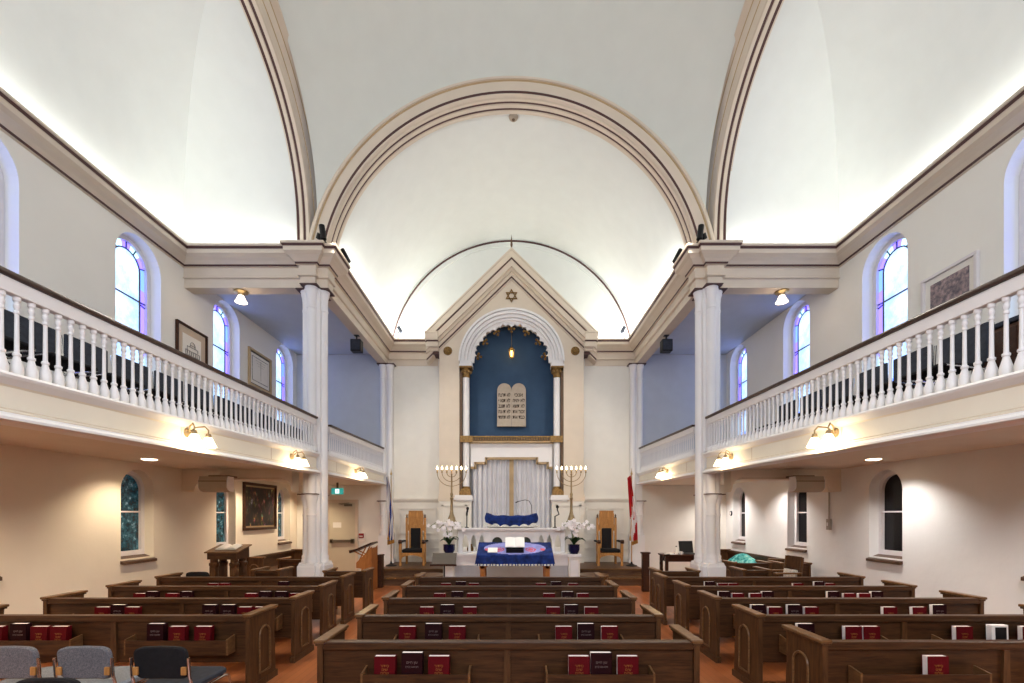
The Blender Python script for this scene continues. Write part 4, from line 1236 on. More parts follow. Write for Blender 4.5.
# throne chairs
def throne(x, label):
    r = thing('throne_chair', (x, 12.95, .4), label, 'chair', 'oak throne chairs')
    W = .32
    for sg in (-1, 1):
        m = MB(); xx = sg*(W-.06)
        m.bbox(xx-.03, xx+.03, .06, .12, 0, 1.32, M_OAKL, .006); m.lathe([(.03, 1.32), (.035, 1.335), (.02, 1.35), (.03, 1.38), (.001, 1.44)], (xx, .09, 0), M_BROWNT, 10)
        m.build('rear_post', r)
        m = MB(); xf = sg*W
        m.lathe([(.035, 0), (.04, .05), (.03, .08), (.036, .2), (.036, .26)], (xf, -.42, 0), M_OAKL, 12); m.bbox(xf-.036, xf+.036, -.456, -.384, .26, .64, M_OAKL, .006); m.build('front_leg', r)
        m = MB(); m.bbox(xf-.05, xf+.05, -.48, .06, .64, .69, M_BLACKF, .02); m.lathe([(.001, -.055), (.05, -.045), (.055, 0), (.05, .045), (.001, .055)], (xf, -.45, .665), M_DWOOD, 12, 'x'); m.build('armrest', r)
        m = MB(); m.bbox(sg*.165-.025, sg*.165+.025, .06, .11, .36, 1.1, M_OAKL, .005); m.build('back_stile', r)
        m = MB(); m.prism([(sg*.19, .95), (sg*.25, .95), (sg*.25, 1.22), (sg*.22, 1.12), (sg*.19, 1.05)], XZ, .07, .11, M_OAKL); m.build('wing_panel', r)
    m = MB(); m.prism([(-.205, 1.03), (.205, 1.03), (.215, 1.4), (.19, 1.5), (-.19, 1.5), (-.215, 1.4)], XZ, .055, .12, M_OAKL)
    for z in (1.12, 1.22, 1.32): m.box(-.17, .17, .045, .06, z, z+.025, M_OAKL)
    m.bbox(-.2, .2, .04, .13, 1.49, 1.525, M_OAKL, .008); m.build('crest_panel', r)
    m = MB(); m.bbox(-.145, .145, .04, .10, .40, 1.03, M_BLACKF, .025); m.build('back_cushion', r)
    m = MB(); m.bbox(-.28, .28, -.44, .06, .36, .46, M_BLACKF, .035); m.build('seat_cushion', r)
    m = MB(); ap = [(-.32, .36), (-.32, .22), (-.27, .2)]+[(-.26+.52*t/10, .24+.05*math.sin(PI*t/10)) for t in range(11)]+[(.27, .2), (.32, .22), (.32, .36)]
    m.prism(ap, XZ, -.44, -.40, M_OAKL); m.box(-.29, .29, -.42, .08, .30, .36, M_OAKL); m.build('seat_apron', r)
    return r
throne(-2.74, 'carved oak throne chair with black cushions beside the blue and white flag')
throne(2.72, 'carved oak throne chair with black cushions beside the red and white flag')

# flags
def flag(x, y, label, kind):
    r = thing('flag', (x, y, .4), label, 'flag', 'flags on floor stands')
    m = MB(); m.lathe([(.15, 0), (.15, .02), (.08, .04), (.03, .07), (.02, .12)], (0, 0, 0), M_BLACK, 18); m.build('stand_base', r)
    m = MB(); m.tube([(0, 0, .1), (0, 0, 2.5)], .014, M_BRASSD if kind == 'il' else M_OAKL, 10); m.build('pole', r)
    m = MB(); m.lathe([(.014, 2.5), (.035, 2.53), (.02, 2.56), (.012, 2.6), (.001, 2.7)], (0, 0, 0), M_BRASS, 10); m.build('finial', r)
    m = MB(); sgn = -1 if kind == 'il' else 1
    n = 40; nv = 36
    def cl(u, v):
        # gathered folds hanging from the top of the pole
        wtop, wbot = .05, .18
        w = wtop+((wbot if kind == 'il' else .12)-wtop)*min(1, v*1.6)
        x_ = sgn*(-.04+w*1.15*u)*(1-.45*max(0, v-.75)/.25)-(.10 if kind != 'il' else -.1)*0
        if kind != 'il': x_ = -.10+.0*u+w*1.35*u+.12*v-.02
        else: x_ = -.12+w*1.1*u+.02*v
        y_ = -.05+.045*math.sin(u*17+v*2.5)+.02*math.sin(u*31)
        return (x_, y_, 2.42-v*1.85+.06*u)
    vs = [cl(i/n, j/nv) for j in range(nv+1) for i in range(n+1)]
    front = MB()
    base = len(m.v)
    for j in range(nv):
        for i in range(n):
            u, v = (i+.5)/n, (j+.5)/nv
            if kind == 'il':
                k = u*1.0+v*.9
                mt = M_FLAGB if (.30 < k < .48 or .98 < k < 1.2 or 1.42 < k < 1.55) else M_FLAGW
            else:
                k = v+.35*u
                mt = M_FLAGR if (k < .62 or k > 1.0) else M_FLAGW
                if k > .62 and k < 1.0 and .06 > abs(k-.8)+abs(u-.62)*.35: mt = M_FLAGR
            if v > .955 or u > .97: mt = M_FRINGE
            q = [vs[j*(n+1)+i], vs[j*(n+1)+i+1], vs[(j+1)*(n+1)+i+1], vs[(j+1)*(n+1)+i]]
            m.add(q, [(0, 1, 2, 3)], mt, True)
            m.add([(a, b+.006, c) for a, b, c in q], [(3, 2, 1, 0)], mt, True)
    m.build('cloth', r)
    m = MB(); m.tube([(-.02, -.08, 1.5), (-.04, -.09, 1.1), (-.06, -.09, .82)], .008, M_FRINGE, 6); m.lathe([(.02, .7), (.03, .76), (.012, .84)], (-.06, -.09, 0), M_FRINGE, 8); m.build('tassel_cord', r)
    return r
flag(-3.32, 12.55, 'furled blue and white flag on a floor pole by the left pilaster', 'il')
flag(3.30, 12.5, 'red and white flag on a floor pole by the right pilaster', 'ca')

# reading table with blue cloth, book stand and open book
rt = thing('reading_table', (.07, 9.3, 0), 'light oak reading table under the embroidered blue cloth', 'table')
for x in (-.66, .66):
    for y in (0, .5):
        m = MB(); m.bbox(x-.05, x+.05, y-.05, y+.05, 0, .93 if y == 0 else 1.1, M_ORWOOD, .01); m.build('leg', rt)
m = MB(); m.prism([(-.72, .84), (.72, .84), (.72, .70), (.60, .72), (.52, .78), (-.52, .78), (-.60, .72), (-.72, .70)], XZ, -.05, -.02, M_ORWOOD); m.box(-.7, .7, .52, .55, .8, 1.1, M_ORWOOD); m.build('apron', rt)
T0, T1 = (-.08, .985), (.60, 1.20)
m = MB(); m.prism([(T0[0], T0[1]), (T1[0], T1[1]), (T1[0], T1[1]-.04), (T0[0], T0[1]-.04)], YZ, -.74, .74, M_ORWOOD); m.build('sloped_top', rt)
slope = math.atan2(T1[1]-T0[1], T1[0]-T0[0])
def on_top(x, t, h):
    y = T0[0]+(T1[0]-T0[0])*t; z = T0[1]+(T1[1]-T0[1])*t
    return (x+.07, 9.3+y-math.sin(slope)*h, z+math.cos(slope)*h)
tc = MB()
def cloth(u, v):
    x = -.78+1.56*u
    if v < .7:
        p = on_top(x, 1-(v/.7), .008); return (p[0], p[1], p[2]+.002*math.sin(u*40))
    t = (v-.7)/.3; p = on_top(x, 0, .008)
    return ((x)*(1+.05*t)+.07, p[1]-.012-.02*t+.02*t*math.sin(u*34), p[2]-.21*t-.01)
nu, nv = 70, 40
def cmat(u, v):
    x = -.78+1.56*u
    e = (x/.65)**2+((v-.34)/.33)**2
    if v > .945: return M_LACE if math.sin(u*160) > -.4 else M_NAVY
    if e > 1: return M_NAVY
    q_ = ((abs(x)-.33)/.11)**2+((v-.42)/.12)**2
    if q_ < .25 or .5 < q_ < 1: return M_PINK
    if abs(abs(x)-.58) < .035 and abs(v-.42) < .06: return M_PINK
    return M_PERI
for j in range(nv):
    for i in range(nu):
        q = [cloth((i+a)/nu, (j+b)/nv) for a, b in ((0, 0), (0, 1), (1, 1), (1, 0))]
        tc.add(q, [(0, 1, 2, 3)], cmat((i+.5)/nu, (j+.5)/nv), True)
        tc.add([(x, y+(.003 if j/nv >= .7 else 0), z-(.003 if j/nv < .7 else 0)) for x, y, z in q], [(3, 2, 1, 0)], M_NAVY)
o = tc.build('table_cloth'); tag(o, 'royal blue cloth with lilac oval and pink embroidery over the reading table', 'tablecloth')
bs = thing('book_stand', on_top(.0, .16, .012), 'black sloping book stand in the middle of the blue cloth', 'book stand')
bs.rotation_euler = (slope, 0, 0)
m = MB(); m.prism([(0, 0), (.30, 0), (.30, .16), (.02, .05)], YZ, -.18, .18, M_BLACK); m.build('wedge', bs)
m = MB(); m.box(-.18, .18, -.015, .0, 0, .075, M_BLACK); m.build('ledge', bs)
ob = thing('open_book', (bs.location.x, bs.location.y+.03, bs.location.z+.10), 'large white open book on the black stand', 'book')
ob.rotation_euler = (slope+.50, 0, 0)
for sg in (-1, 1):
    m = MB()
    def pg(u, v): x = sg*.2*u; return (x, .26*v, .012+.018*math.sin(PI*u)**.8)
    m.grid(pg, 10, 2, M_PAPER, True, sg < 0)
    m.box(sg*.001, sg*.2, 0, .26, 0, .011, M_PAPER)
    m.build('page_half', ob)
m = MB(); m.box(-.17, .17, .10, .26, -.012, -.001, M_BLACK); m.build('cover', ob)
pm = MB(); pm.box(-.10, .10, -.12, .12, 0, .02, M_PAPER)
for k in range(4): pm.box(-.098, .098, -.1205, .1205, .003+.004*k, .004+.004*k, M_PAGES)
o = pm.build('papers', None, on_top(-.46, .30, .014)); o.rotation_euler = (slope, 0, 0); tag(o, 'small stack of white paper at the left end of the blue cloth', 'papers')

# music stand with taupe board
ms = thing('music_stand', (-1.50, 10.15, 0), 'taupe tilted music stand board in front of the left orchid', 'music stand')
m = MB(); m.obox((0, 0, .82), (.27, 0, 0), (0, .085, .125), (0, .008*.83, -.008*.56), M_TAUPE); m.build('board', ms, bevel=.004)
m = MB(); m.box(-.29, .29, -.15, -.09, .675, .69, M_DWOOD); m.box(-.29, .29, -.155, -.145, .675, .72, M_DWOOD); m.build('ledge', ms)
m = MB(); m.tube([(0, 0, .05), (0, 0, .80)], .018, M_BLACK, 10); m.build('pole', ms)
for k in range(3):
    a = 2*PI*k/3+.5; m = MB(); m.tube([(0, 0, .12), (.24*math.cos(a), .24*math.sin(a), .012)], .012, M_BLACK, 8); m.build('leg', ms)

# ------------------------------------------------------------------ left under the gallery
rd = thing('reading_desk', (-5.72, 9.2, 0), 'dark oak reading desk with sloped top by the left wall', 'desk')
m = MB(); m.prism([(-.22, .92), (.22, .92), (.22, 1.16), (-.22, 1.05)], YZ, -.29, .29, M_PEW); m.build('desk_box', rd)
m = MB(); m.prism([(-.25, 1.045), (.25, 1.17), (.25, 1.195), (-.25, 1.07)], YZ, -.33, .33, M_PEWC); m.build('sloped_top', rd)
for x in (-.2, .2):
    for y in (-.14, .14):
        m = MB(); m.bbox(x-.06, x+.06, y-.06, y+.06, 0, .8, M_PEWV, .01); m.lathe([(.06, .74), (.09, .8), (.09, .84), (.07, .86), (.07, .92)], (x, y, 0), M_PEWV, 14); m.build('leg', rd)
ob2 = thing('open_book', (-5.70, 9.18, 1.142), 'white open book lying on the dark reading desk by the left wall', 'book')
ob2.rotation_euler = (math.atan2(.125, .5), 0, .05)
for sg in (-1, 1):
    m = MB()
    def pg2(u, v): x = sg*.2*u; return (x, -.13+.26*v, .014+.03*math.sin(PI*u)**.8)
    m.grid(pg2, 10, 2, M_PAPER, True, sg < 0); m.box(sg*.001, sg*.2, -.13, .13, 0, .012, M_PAPER); m.build('page_half', ob2)

le = thing('lectern', (-3.42, 10.9, 0), 'orange oak lectern with raised dark sloping top seen side-on at left', 'lectern')
m = MB(); m.prism([(-.10, 0), (.14, 0), (.14, 1.06), (.02, .92), (-.22, .68), (-.22, .56), (-.10, .54)], XZ, -.24, -.20, M_ORWOOD); m.build('side_panel', le)
m = MB(); m.prism([(-.10, 0), (.14, 0), (.14, 1.06), (.02, .92), (-.22, .68), (-.22, .56), (-.10, .54)], XZ, .20, .24, M_ORWOOD); m.build('side_panel', le)
m = MB(); m.box(.10, .14, -.2, .2, .02, 1.02, M_ORWOOD); m.build('front_panel', le)
m = MB(); m.obox((-.12, 0, 1.03), (.26, 0, .11), (0, .25, 0), (.0075, 0, -.018), M_DWOOD); m.obox((-.37, 0, .945), (.012, 0, .004), (0, .25, 0), (-.01, 0, .028), M_DWOOD); m.build('sloping_top', le)
for y in (-.15, .15):
    m = MB(); m.tube([(-.2, y, .68), (-.02, y, 1.04)], .016, M_ORWOOD, 6); m.tube([(.0, y, .80), (-.3, y, .94)], .016, M_ORWOOD, 6); m.build('strut', le)
bp = MB(); bp.bbox(-.04, .06, -.12, .12, 0, .78, M_DWOOD, .01); bp.bbox(-.05, .07, -.14, .14, .78, .82, M_DWOOD, .01)
o = bp.build('low_screen', None, (-3.26, 11.3, 0)); tag(o, 'low dark wooden screen behind the orange lectern', 'screen', 'low wooden screens')
bp = MB(); bp.bbox(-.08, .08, -.06, .06, 0, .89, M_DWOOD, .01); bp.bbox(-.1, .1, -.08, .08, .89, .93, M_DWOOD, .01)
o = bp.build('low_screen', None, (3.15, 10.7, 0)); tag(o, 'narrow dark wooden panel standing by the right flag', 'screen', 'low wooden screens')

d = thing('door_1', (-5.05, YB-.004, 0), 'beige fire door with push bar under the left gallery', 'door', None, 0, 'structure')
m = MB(); m.box(-.42, .37, -.04, 0, 0.01, 2.17, M_DOOR); m.build('door_leaf', d)
m = MB()
m.box(-.5, -.42, -.06, 0, 0, 2.26, M_CREAM2); m.box(.37, .45, -.06, 0, 0, 2.26, M_CREAM2); m.box(-.42, .37, -.06, 0, 2.17, 2.26, M_CREAM2); m.build('door_frame', d)
m = MB(); m.box(-.36, .33, -.11, -.07, .98, 1.06, M_STEEL); m.box(.25, .34, -.11, -.04, .95, 1.09, M_STEEL); m.box(-.37, -.3, -.11, -.04, .96, 1.08, M_STEEL); m.build('push_bar', d)
m = MB(); m.bbox(.05, .28, -.1, -.04, 2.06, 2.13, M_STEEL, .01); m.tube([(.1, -.09, 2.1), (-.1, -.12, 2.13), (.2, -.08, 2.16)], .01, M_STEEL, 6); m.build('door_closer', d)
m = MB(); m.box(-.3, -.05, -.045, -.04, 1.42, 1.58, M_MATW); m.build('notice', d)
ex = thing('exit_sign', (-4.82, 12.6, 2.37), 'green exit sign with white running figure hanging near the door', 'sign')
ex.scale = (.87, .87, .87)
m = MB(); m.bbox(-.185, .185, -.03, .03, 0, .2, M_TEALSIGN, .006); m.build('sign_box', ex)
m = MB()
m.box(-.06, .065, -.034, -.0305, .03, .17, M_SIGNW)
for p, q in (((-.02, .12), (.02, .09)), ((.02, .09), (.03, .05)), ((.0, .1), (-.03, .06)), ((.0, .125), (.035, .12))):
    m.tube([(p[0], -.036, p[1]), (q[0], -.036, q[1])], .008, M_TEALSIGN, 6)
m.lathe([(.001, -.003), (.012, -.002), (.012, .002), (.001, .003)], (.0, -.036, .148), M_TEALSIGN, 10, 'y')
m.build('running_figure', ex)
m = MB(); m.box(-.03, .03, -.01, .01, .2, .375, M_STEEL); m.build('hanger', ex)
fa = thing('fire_alarm', (-4.5, YB-.003, 1.13), 'small red fire alarm pull station beside the beige door', 'fire alarm')
m = MB(); m.bbox(-.11, .11, -.03, 0, -.12, .14, M_MATW, .008); m.build('mount_plate', fa)
m = MB(); m.bbox(-.075, .075, -.07, -.03, -.02, .12, M_PLASTR, .012); m.build('pull_box', fa)
m = MB(); m.box(-.05, .05, -.08, -.07, .02, .05, M_MATW); m.build('handle', fa)

# paintings and prints on the side walls
def picture(s, y0, y1, z0, z1, label, frame, mats, name='picture', fw=.06):
    r = thing(name, (s*(XW-.002), (y0+y1)/2, (z0+z1)/2), label, 'picture', None)
    hy, hz = (y1-y0)/2, (z1-z0)/2
    m = MB(s > 0)
    for a, b, c, d_ in ((-hy, hy, hz-fw, hz), (-hy, hy, -hz, -hz+fw), (-hy, -hy+fw, -hz+fw, hz-fw), (hy-fw, hy, -hz+fw, hz-fw)): m.box(0, .05, a, b, c, d_, frame)
    m.build('frame', r, bevel=.006)
    ins = fw
    for k, (mt, w) in enumerate(mats):
        m = MB(s > 0); m.box(.004*k, .012+.006*k, -hy+ins, hy-ins, -hz+ins, hz-ins, mt); m.build('mat' if k < len(mats)-1 else 'image', r)
        ins += w
    return r
picture(-1, 10.9, 12.42, 1.42, 2.60, 'large dark crowded painting in brown frame on the lower left wall', M_DWOOD, [(M_GOLDL, .04), (M_PAINTING, 0)], 'painting', .07)
p1_ = picture(-1, 8.72, 9.60, 4.75, 5.56, 'brown-framed drawing of a domed building on the upper left wall', M_DWOOD, [(M_MATT, .14), (M_MATW, 0)], 'framed_drawing', .04)
m = MB()     # little drawing of a domed building in ink lines
def ink(pts): m.tube([(.03, y, z) for y, z in pts], .007, M_PRINT, 5)
for w_, h0, h1 in ((.2, -.17, -.08), (.15, -.08, .0), (.07, .0, .04)):
    ink([(-w_, h0), (w_, h0), (w_, h1), (-w_, h1), (-w_, h0)])
ink([(.07*math.cos(PI*t/8), .04+.07*math.sin(PI*t/8)) for t in range(9)])
for yy in (-.15, -.09, -.03, .03, .09, .15): ink([(yy, -.17), (yy, -.09)])
m.build('ink_drawing', p1_)
p2_ = picture(-1, 11.12, 12.16, 5.0, 5.93, 'gilt-framed white print with pale border on the upper left wall', M_GOLDL, [(M_DARKF, .03), (M_MATW, .07), (M_PRINT, .02), (M_MATW, 0)], 'framed_print', .06)
m = MB()
m.lathe([(.001, .02), (.06, .0205), (.075, .02)], (0, 0, 0), M_PRINT, 4, 'x'); m.tube([(.036, 0, -.25), (.036, 0, .25)], .006, M_PRINT, 5)
for k in range(4): m.tube([(.036, -.28+.05*k, .28-.06*k), (.036, .28-.05*k, .28-.06*k)], .004, M_PRINT, 4)
m.build('ornament', p2_)
picture(1, 6.26, 7.12, 4.65, 5.45, 'white-framed crowded print on the upper right wall', M_WFRAME, [(M_MATW, .09), (M_PHOTO, 0)], 'framed_print', .045)

# cases hanging under the gallery beams
for s, side in SIDES:
    r = thing('hanging_loudspeaker', (s*5.53, 8.62, 2.12), f'long beige loudspeaker case hung under the {side} gallery beam', 'loudspeaker', 'long loudspeaker cases')
    m = MB(); pr = [(.0, .40), (-.18, .40), (-.21, .32)]+[(-.21+.15*(1-math.cos(t*PI/12)), .20-.09*math.sin(t*PI/12)) for t in range(0, 7)]+[(.0, .11)]
    m.prism([(y, z-.0) for y, z in pr], YZ, -.26, .26, M_GREYBOX); m.box(-.262, .262, -.212, -.19, .30, .315, M_BROWNT); m.build('case', r)
    for sg in (-1, 1):
        m = MB(); m.prism([(y*.97, .01+z*.97) for y, z in pr], YZ, sg*.26, sg*.272, M_WHITE); m.build('lit_end_plate', r)  # white colour puts the sconce light on the case ends
    m = MB(); m.box(-.2, .2, -.02, .22, .40, .43, M_BROWNT); m.build('bracket', r)
c = thing('light_switch', (XW-.002, 9.21, 1.6), 'grey switch box with conduit on the lower right wall', 'switch')
m = MB(); m.bbox(-.05, 0, -.05, .05, -.1, .12, M_CONDUIT, .006); m.build('box', c)
m = MB(); m.tube([(-.02, 0, .12), (-.02, 0, .66)], .013, M_CONDUIT, 8); m.build('conduit', c)
m = MB(); m.box(-.062, -.05, -.012, .012, -.02, .05, M_WHITE); m.build('toggle', c)
th = MB(); th.lathe([(.001, -.03), (.06, -.03), (.075, 0)], (0, 0, 0), M_DARKF, 16, 'x'); th.lathe([(.001, -.034), (.045, -.034), (.045, -.03)], (0, 0, 0), M_MATW, 16, 'x')
o = th.build('wall_badge', None, (XW-.002, 13.35, 1.85)); tag(o, 'small round dark badge on the lower right wall by the last window', 'badge')

# right side furniture
ac = thing('armchair', (5.55, 9.05, 0), 'old wooden armchair by the lower right wall', 'chair', None, .9)
ac.location = (5.33, 9.0, 0); ac.rotation_euler = (0, 0, -1.5)
m = MB(); m.bbox(-.26, .26, -.26, .24, .42, .46, M_ORWOOD, .012); m.build('seat', ac)
for x in (-.23, .23):
    m = MB(); m.bbox(x-.025, x+.025, -.25, -.2, 0, .66, M_PEWV, .006); m.build('front_leg', ac)
    m = MB(); m.tube([(x, .22, 0), (x, .22, .45), (x, .28, .98)], .026, M_PEWV, 8); m.build('rear_leg', ac)
    m = MB(); m.bbox(x-.04, x+.04, -.3, .25, .66, .69, M_PEWC, .01); m.build('armrest', ac)
m = MB(); m.obox((0, .275, .87), (.215, 0, 0), (0, .012, -.001), (0, .01, .12), M_PEWV); m.build('crest_panel', ac, bevel=.03)
m = MB(); m.obox((0, .24, .62), (.2, 0, 0), (0, .01, 0), (0, .004, .03), M_PEWV); m.build('back_rail', ac)
wc = MB()
def wcl(u, v): return (-.17+.34*u, -.03+.02*math.sin(u*9)-.02*math.sin(PI*v), -.02+.26*v)
wc.sheet(wcl, 14, 8, M_LACE, .03)
o = wc.build('white_cushion'); o.location = (0, 0, 0)
o.matrix_world = Matrix.Translation(ac.location) @ Matrix.Rotation(-1.5, 4, 'Z') @ Matrix.Translation((0, .215, .49)); tag(o, 'crumpled white cloth propped on the seat of the armchair', 'cloth')
bl = MB()
def blk(u, v):
    y = -.62+1.24*u; x = -.30+.52*v
    z = .02+.18*math.sin(PI*min(1, max(0, v)))**.6*(math.sin(PI*u)**.35)*(.75+.25*math.sin(u*11+v*3))+.06*math.sin(u*23+v*9)*math.sin(PI*u)
    return (x, y, max(.0, z))
bl.grid(blk, 60, 30, M_TEAL); bl.add([(-.30, -.62, 0), (.22, -.62, 0), (.22, .62, 0), (-.30, .62, 0)], [(3, 2, 1, 0)], M_TEAL)
o = bl.build('teal_blanket', None, (6.10, 11.85, .444)); tag(o, 'heap of teal and cream batik cloth lying on the right wall pew', 'cloth')
o.scale = (1, 1, 1.55)
rc = MB()
def rcl(u, v): return (-.13+.26*u, -.1+.2*v, .01+.24*math.sin(PI*u)*math.sin(PI*v)*(1+.4*math.sin(u*15)))
rc.grid(rcl, 24, 12, M_FLAGR); rc.add([(-.13, -.1, 0), (.13, -.1, 0), (.13, .1, 0), (-.13, .1, 0)], [(3, 2, 1, 0)], M_FLAGR)
o = rc.build('red_cloth', None, (4.92, 9.98, .443)); tag(o, 'small red cloth on the short pew behind the right column', 'cloth')

tb2 = thing('side_table', (4.35, 11.7, 0), 'small dark wooden side table behind the right column', 'table')
m = MB(); m.bbox(-.5, .5, -.28, .28, .76, .80, M_DWOOD, .01); m.build('table_top', tb2)
m = MB(); m.box(-.44, .44, -.23, .23, .62, .76, M_DWOOD); m.build('apron', tb2)
for x in (-.43, .43):
    for y in (-.21, .21):
        m = MB(); m.bbox(x-.035, x+.035, y-.035, y+.035, 0, .76, M_DWOOD, .006); m.build('leg', tb2)
lp = thing('laptop', (4.56, 11.65, .803), 'dark open laptop on the small side table', 'laptop')
lp.rotation_euler = (0, 0, .15)
m = MB(); m.bbox(-.19, .19, -.12, .14, 0, .022, M_BLACK, .006); m.build('keyboard_base', lp)
m = MB(); m.obox((0, .18, .17), (.19, 0, 0), (0, .03, .15), (0, .006, -.0012), M_BLACK); m.build('screen', lp)
bt = thing('water_bottle', (4.2, 11.6, .802), 'small clear-capped bottle standing on the side table', 'bottle')
m = MB(); m.lathe([(.03, 0), (.033, .02), (.033, .13), (.014, .17), (.014, .185)], (0, 0, 0), M_MATW, 14); m.build('body', bt)
m = MB(); m.lathe([(.017, .185), (.017, .21), (.001, .212)], (0, 0, 0), M_BLACK, 12); m.build('cap', bt)
mg = thing('mug', (4.27, 11.47, .802), 'small white mug beside the bottle on the side table', 'mug')
m = MB(); m.lathe([(.03, 0), (.036, .01), (.038, .08), (.034, .08), (.032, .012), (.001, .01)], (0, 0, 0), M_WHITE, 16); m.build('body', mg)
m = MB(); m.tube([(.036, 0, .02), (.06, 0, .03), (.062, 0, .055), (.036, 0, .065)], .005, M_WHITE, 6); m.build('handle', mg)
pp = MB(); pp.box(-.12, .12, -.08, .08, 0, .012, M_PAPER); pp.box(-.08, .06, -.05, .07, .012, .03, M_MATW)
o = pp.build('papers', None, (4.03, 11.58, .802)); tag(o, 'white papers at the left end of the side table', 'papers')
cd = MB(); cd.tube([(3.97, 11.42, .815), (3.84, 11.40, .80), (3.80, 11.40, .68), (3.72, 11.42, .60), (3.79, 11.40, .45), (3.76, 11.4, .02)], .012, M_BLACK, 7)
o = cd.build('power_cable'); tag(o, 'black cable hanging off the left end of the side table', 'cable')

# ------------------------------------------------------------------ lamps
def sconce(s, side, y, nth):
    r = thing('wall_sconce', (s*3.78, y, 2.87+zb(y)), f'twin glass-shade sconce on the {side} gallery front, {nth} from the camera', 'wall lamp', 'sconces on the gallery fronts')
    m = MB(s > 0); m.lathe([(.001, .035), (.045, .03), (.055, .0)], (0, 0, -.05), M_BRASSD, 14, 'x'); m.build('back_plate', r)
    for dy in (-.12, .12):
        m = MB(s > 0); m.tube([(.02, 0, -.05), (.07, dy*.4, .02), (.14, dy*.85, .04), (.17, dy, .0), (.17, dy, -.06)], .009, M_BRASSD, 8); m.build('arm', r)
        m = MB(s > 0); m.lathe([(.022, -.04), (.03, -.06), (.03, -.09)], (.17, dy, 0), M_BRASSD, 12); m.build('lamp_cup', r)
        m = MB(s > 0); m.lathe([(.028, -.085), (.04, -.10), (.06, -.145), (.078, -.185), (.086, -.197), (.08, -.197), (.055, -.145), (.036, -.105)], (.17, dy, 0), M_SHADE, 16); m.build('glass_shade', r)
for s, side in SIDES:
    for y, nth in ((5.3, 'nearest'), (7.8, 'second'), (11.0, 'farthest')): sconce(s, side, y, nth)
    r = thing('ceiling_lamp', (s*5.42, 9.12, 6.278), f'brass ceiling lamp with glass bell shade over the {side} gallery', 'ceiling lamp', 'gallery ceiling lamps')
    m = MB(); m.lathe([(.001, .0), (.13, -.0), (.13, -.02), (.06, -.045), (.05, -.08)], (0, 0, 0), M_BRASS, 20); m.build('canopy', r)
    m = MB(); m.lathe([(.045, -.075), (.06, -.1), (.09, -.17), (.115, -.215), (.105, -.215), (.05, -.1)], (0, 0, 0), M_SHADE2, 18); m.build('glass_shade', r)
    for y, nth in ((7.35, 'nearer'), (10.6, 'farther')):
        m = MB(); m.lathe([(.001, -.006), (.075, -.006), (.08, -.012), (.10, -.008), (.105, .0)], (0, 0, 0), M_DOWNL, 20)
        o = m.build('ceiling_downlight', None, (s*5.85, y, 2.698)); tag(o, f'round recessed downlight in the {side} gallery soffit, {nth} one', 'downlight', 'recessed downlights')
    # little hung loudspeaker under the nave beam
    r = thing('hanging_speaker', (s*3.86, 11.35, 5.86), f'small black loudspeaker hanging under the {side} beam near the ark', 'loudspeaker', 'small black loudspeakers')
    m = MB(); m.bbox(-.13, .13, -.11, .11, 0, .30, M_BLACK, .02); m.build('cabinet', r)
    m = MB(); m.tube([(0, 0, .30), (0, 0, .40), (.0, 0, .418)], .02, M_BLACK, 8); m.box(-.06, .06, -.05, .05, .405, .418, M_BLACK); m.build('bracket', r)
    m = MB(); m.box(-.11, .11, -.115, -.109, .03, .27, M_DARKF); m.build('grille', r)
    # floodlights on the column head
    for (x, y, z, ph, lab) in ((3.62, 8.78, 7.03, .9, f'black floodlight pair of heads on top of the {side} column, nearer one'), (3.52, 9.45, 7.03, -.3, f'black stick floodlight beyond the {side} column head, leaning over the cove')):
        r = thing('floodlight', (s*x, y, z), lab, 'floodlight', 'black floodlights')
        m = MB(); m.box(-.06, .06, -.05, .05, 0, .02, M_BLACK); m.tube([(0, 0, .02), (0, -.02, .10), (-s*.06, -.03, .16)], .012, M_BLACK, 7); m.build('bracket', r)
        m = MB()
        if ph > 0:
            m.tube([(-s*.02, -.06, .05), (s*.02, -.05, .32)], .055, M_BLACK, 12); m.tube([(s*.10, -.02, .08), (s*.05, -.06, .16)], .05, M_BLACK, 12)
        else: m.tube([(-s*.02, -.03, .26), (-s*.16, -.05, .0)], .045, M_BLACK, 12)
        m.build('lamp_head', r)
    r = thing('cornice_spotlight', (s*3.36, 13.5, 7.03), f'tiny dark spotlight on the {side} end of the back cornice', 'spotlight', 'spotlights on the back cornice')
    m = MB(); m.tube([(0, 0, 0), (0, 0, .18), (s*-.03, 0, .22)], .02, M_DARKF, 8); m.build('arm', r)
    m = MB(); m.tube([(s*-.01, -.02, .34), (-s*.12, -.04, .16)], .05, M_DARKF, 10); m.build('lamp_head', r)
sd = thing('smoke_detector', (0.04, 9.46, ZC+R0+.018), 'round smoke detector at the top of the vault behind the arch', 'smoke detector')
m = MB(); m.lathe([(.001, -.06), (.06, -.06), (.09, -.03), (.10, .0)], (0, 0, 0), M_GREYBOX, 18); m.build('body', sd)
m = MB(); m.lathe([(.001, -.07), (.03, -.07), (.035, -.058)], (0, 0, 0), M_BROWNT, 12); m.build('sensor', sd)
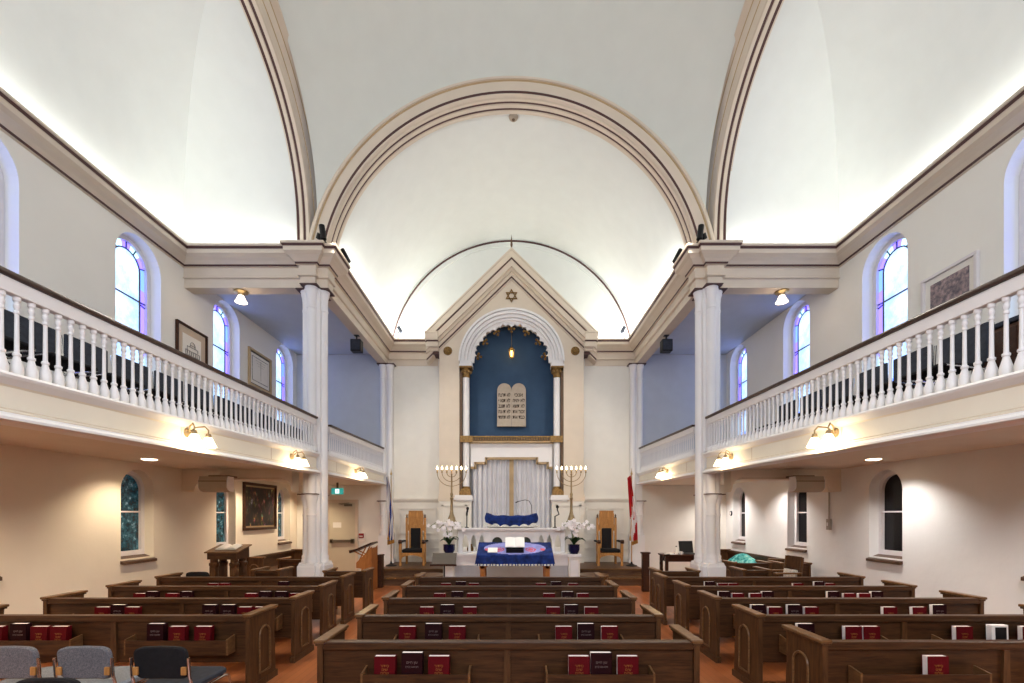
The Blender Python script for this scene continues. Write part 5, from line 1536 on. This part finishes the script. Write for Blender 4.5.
# ------------------------------------------------------------------ lights
def area(name, loc, rot, sx, sy, power, col=(255, 244, 226), spread=PI):
    l = bpy.data.lights.new(name, 'AREA'); l.shape = 'RECTANGLE'; l.size = sx; l.size_y = sy; l.energy = power; l.color = lin(col); l.spread = spread
    o = bpy.data.objects.new(name, l); COL.objects.link(o); o.location = loc; o.rotation_euler = rot
    return o
def point(name, loc, power, col, r=.05):
    l = bpy.data.lights.new(name, 'POINT'); l.energy = power; l.color = lin(col); l.shadow_soft_size = r
    o = bpy.data.objects.new(name, l); COL.objects.link(o); o.location = loc
    return o
def spot(name, loc, target, power, angle, col=(255, 240, 220), blend=.6, r=.08):
    l = bpy.data.lights.new(name, 'SPOT'); l.energy = power; l.color = lin(col); l.spot_size = math.radians(angle); l.spot_blend = blend; l.shadow_soft_size = r
    o = bpy.data.objects.new(name, l); COL.objects.link(o); o.location = loc
    o.rotation_euler = (Vector(target)-Vector(loc)).to_track_quat('-Z', 'Y').to_euler()
    return o
WH = (248, 248, 240)
for s in (-1, 1):
    # fluorescent strips lying in the cornice coves
    area('cove_light', (s*6.33, 2.9, 7.05), (PI, s*-.25, 0), .08, 11.2, 48, WH)
    area('cove_light', (s*5.2, 8.84, 7.05), (PI+.25, 0, 0), 1.9, .08, 13, WH)
    area('cove_light', (s*3.56, 11.4, 7.05), (PI, s*-.2, 0), .08, 3.9, 44, WH)
    area('cove_light', (s*3.0, 13.56, 7.05), (PI+.15, 0, 0), .9, .08, 22, WH)
    # sconces
    for y in (5.3, 7.8, 11.0):
        for dy in (-.12, .12):
            point('sconce_lamp', (s*3.60, y+dy, 2.655+zb(y)), 5, (255, 220, 164), .04)
    # recessed downlights
    for y in (1.6, 4.5, 7.35, 10.6, 12.8):
        spot('downlight', (s*5.85, y, 2.685), (s*5.9, y, 0), 150, 130, (255, 230, 196) if s < 0 else (255, 246, 238), .8, .06)
    for y in (2.5, 6.0, 10.6):
        spot('downlight', (s*4.6, y, 2.685), (s*4.6, y, 0), 95, 120, (255, 236, 212), .8, .06)
    # gallery ceiling lamp
    point('gallery_lamp', (s*5.35, 9.1, 6.03), 5, (255, 226, 190), .05)
    # floodlights on the column heads
    spot('floodlight', (s*3.3, 8.5, 7.4), (s*.8, 13.2, 1.5), 300, 75, (255, 244, 226))
    spot('floodlight', (s*3.4, 8.45, 7.5), (s*.8, 4.5, .5), 480, 90, (255, 244, 226))
    for p in ((s*1.5, 11.3, 3.15),):
        point('menorah_lamp', p, 5, (255, 214, 150), .2)
point('eternal_lamp', (0, 13.3, 6.65), 1.5, (255, 190, 90), .05)
# added soft fill from behind the camera; the rear wall has no window
area('rear_fill_light', (0, YR+.05, 4.2), (PI/2-.12, 0, 0), 7, 4, 660, (236, 243, 255))
w = bpy.data.worlds.new('world'); SC.world = w; w.use_nodes = True
w.node_tree.nodes['Background'].inputs[0].default_value = (.4, .5, .7, 1); w.node_tree.nodes['Background'].inputs[1].default_value = .4
vs = SC.view_settings; vs.view_transform = 'Standard'; vs.look = 'None'; vs.gamma = 1; vs.use_curve_mapping = False; vs.exposure = .42
SC.cycles.use_denoising = True
SC.cycles.max_bounces = 10; SC.cycles.diffuse_bounces = 6
SC.cycles.sample_clamp_indirect = 6
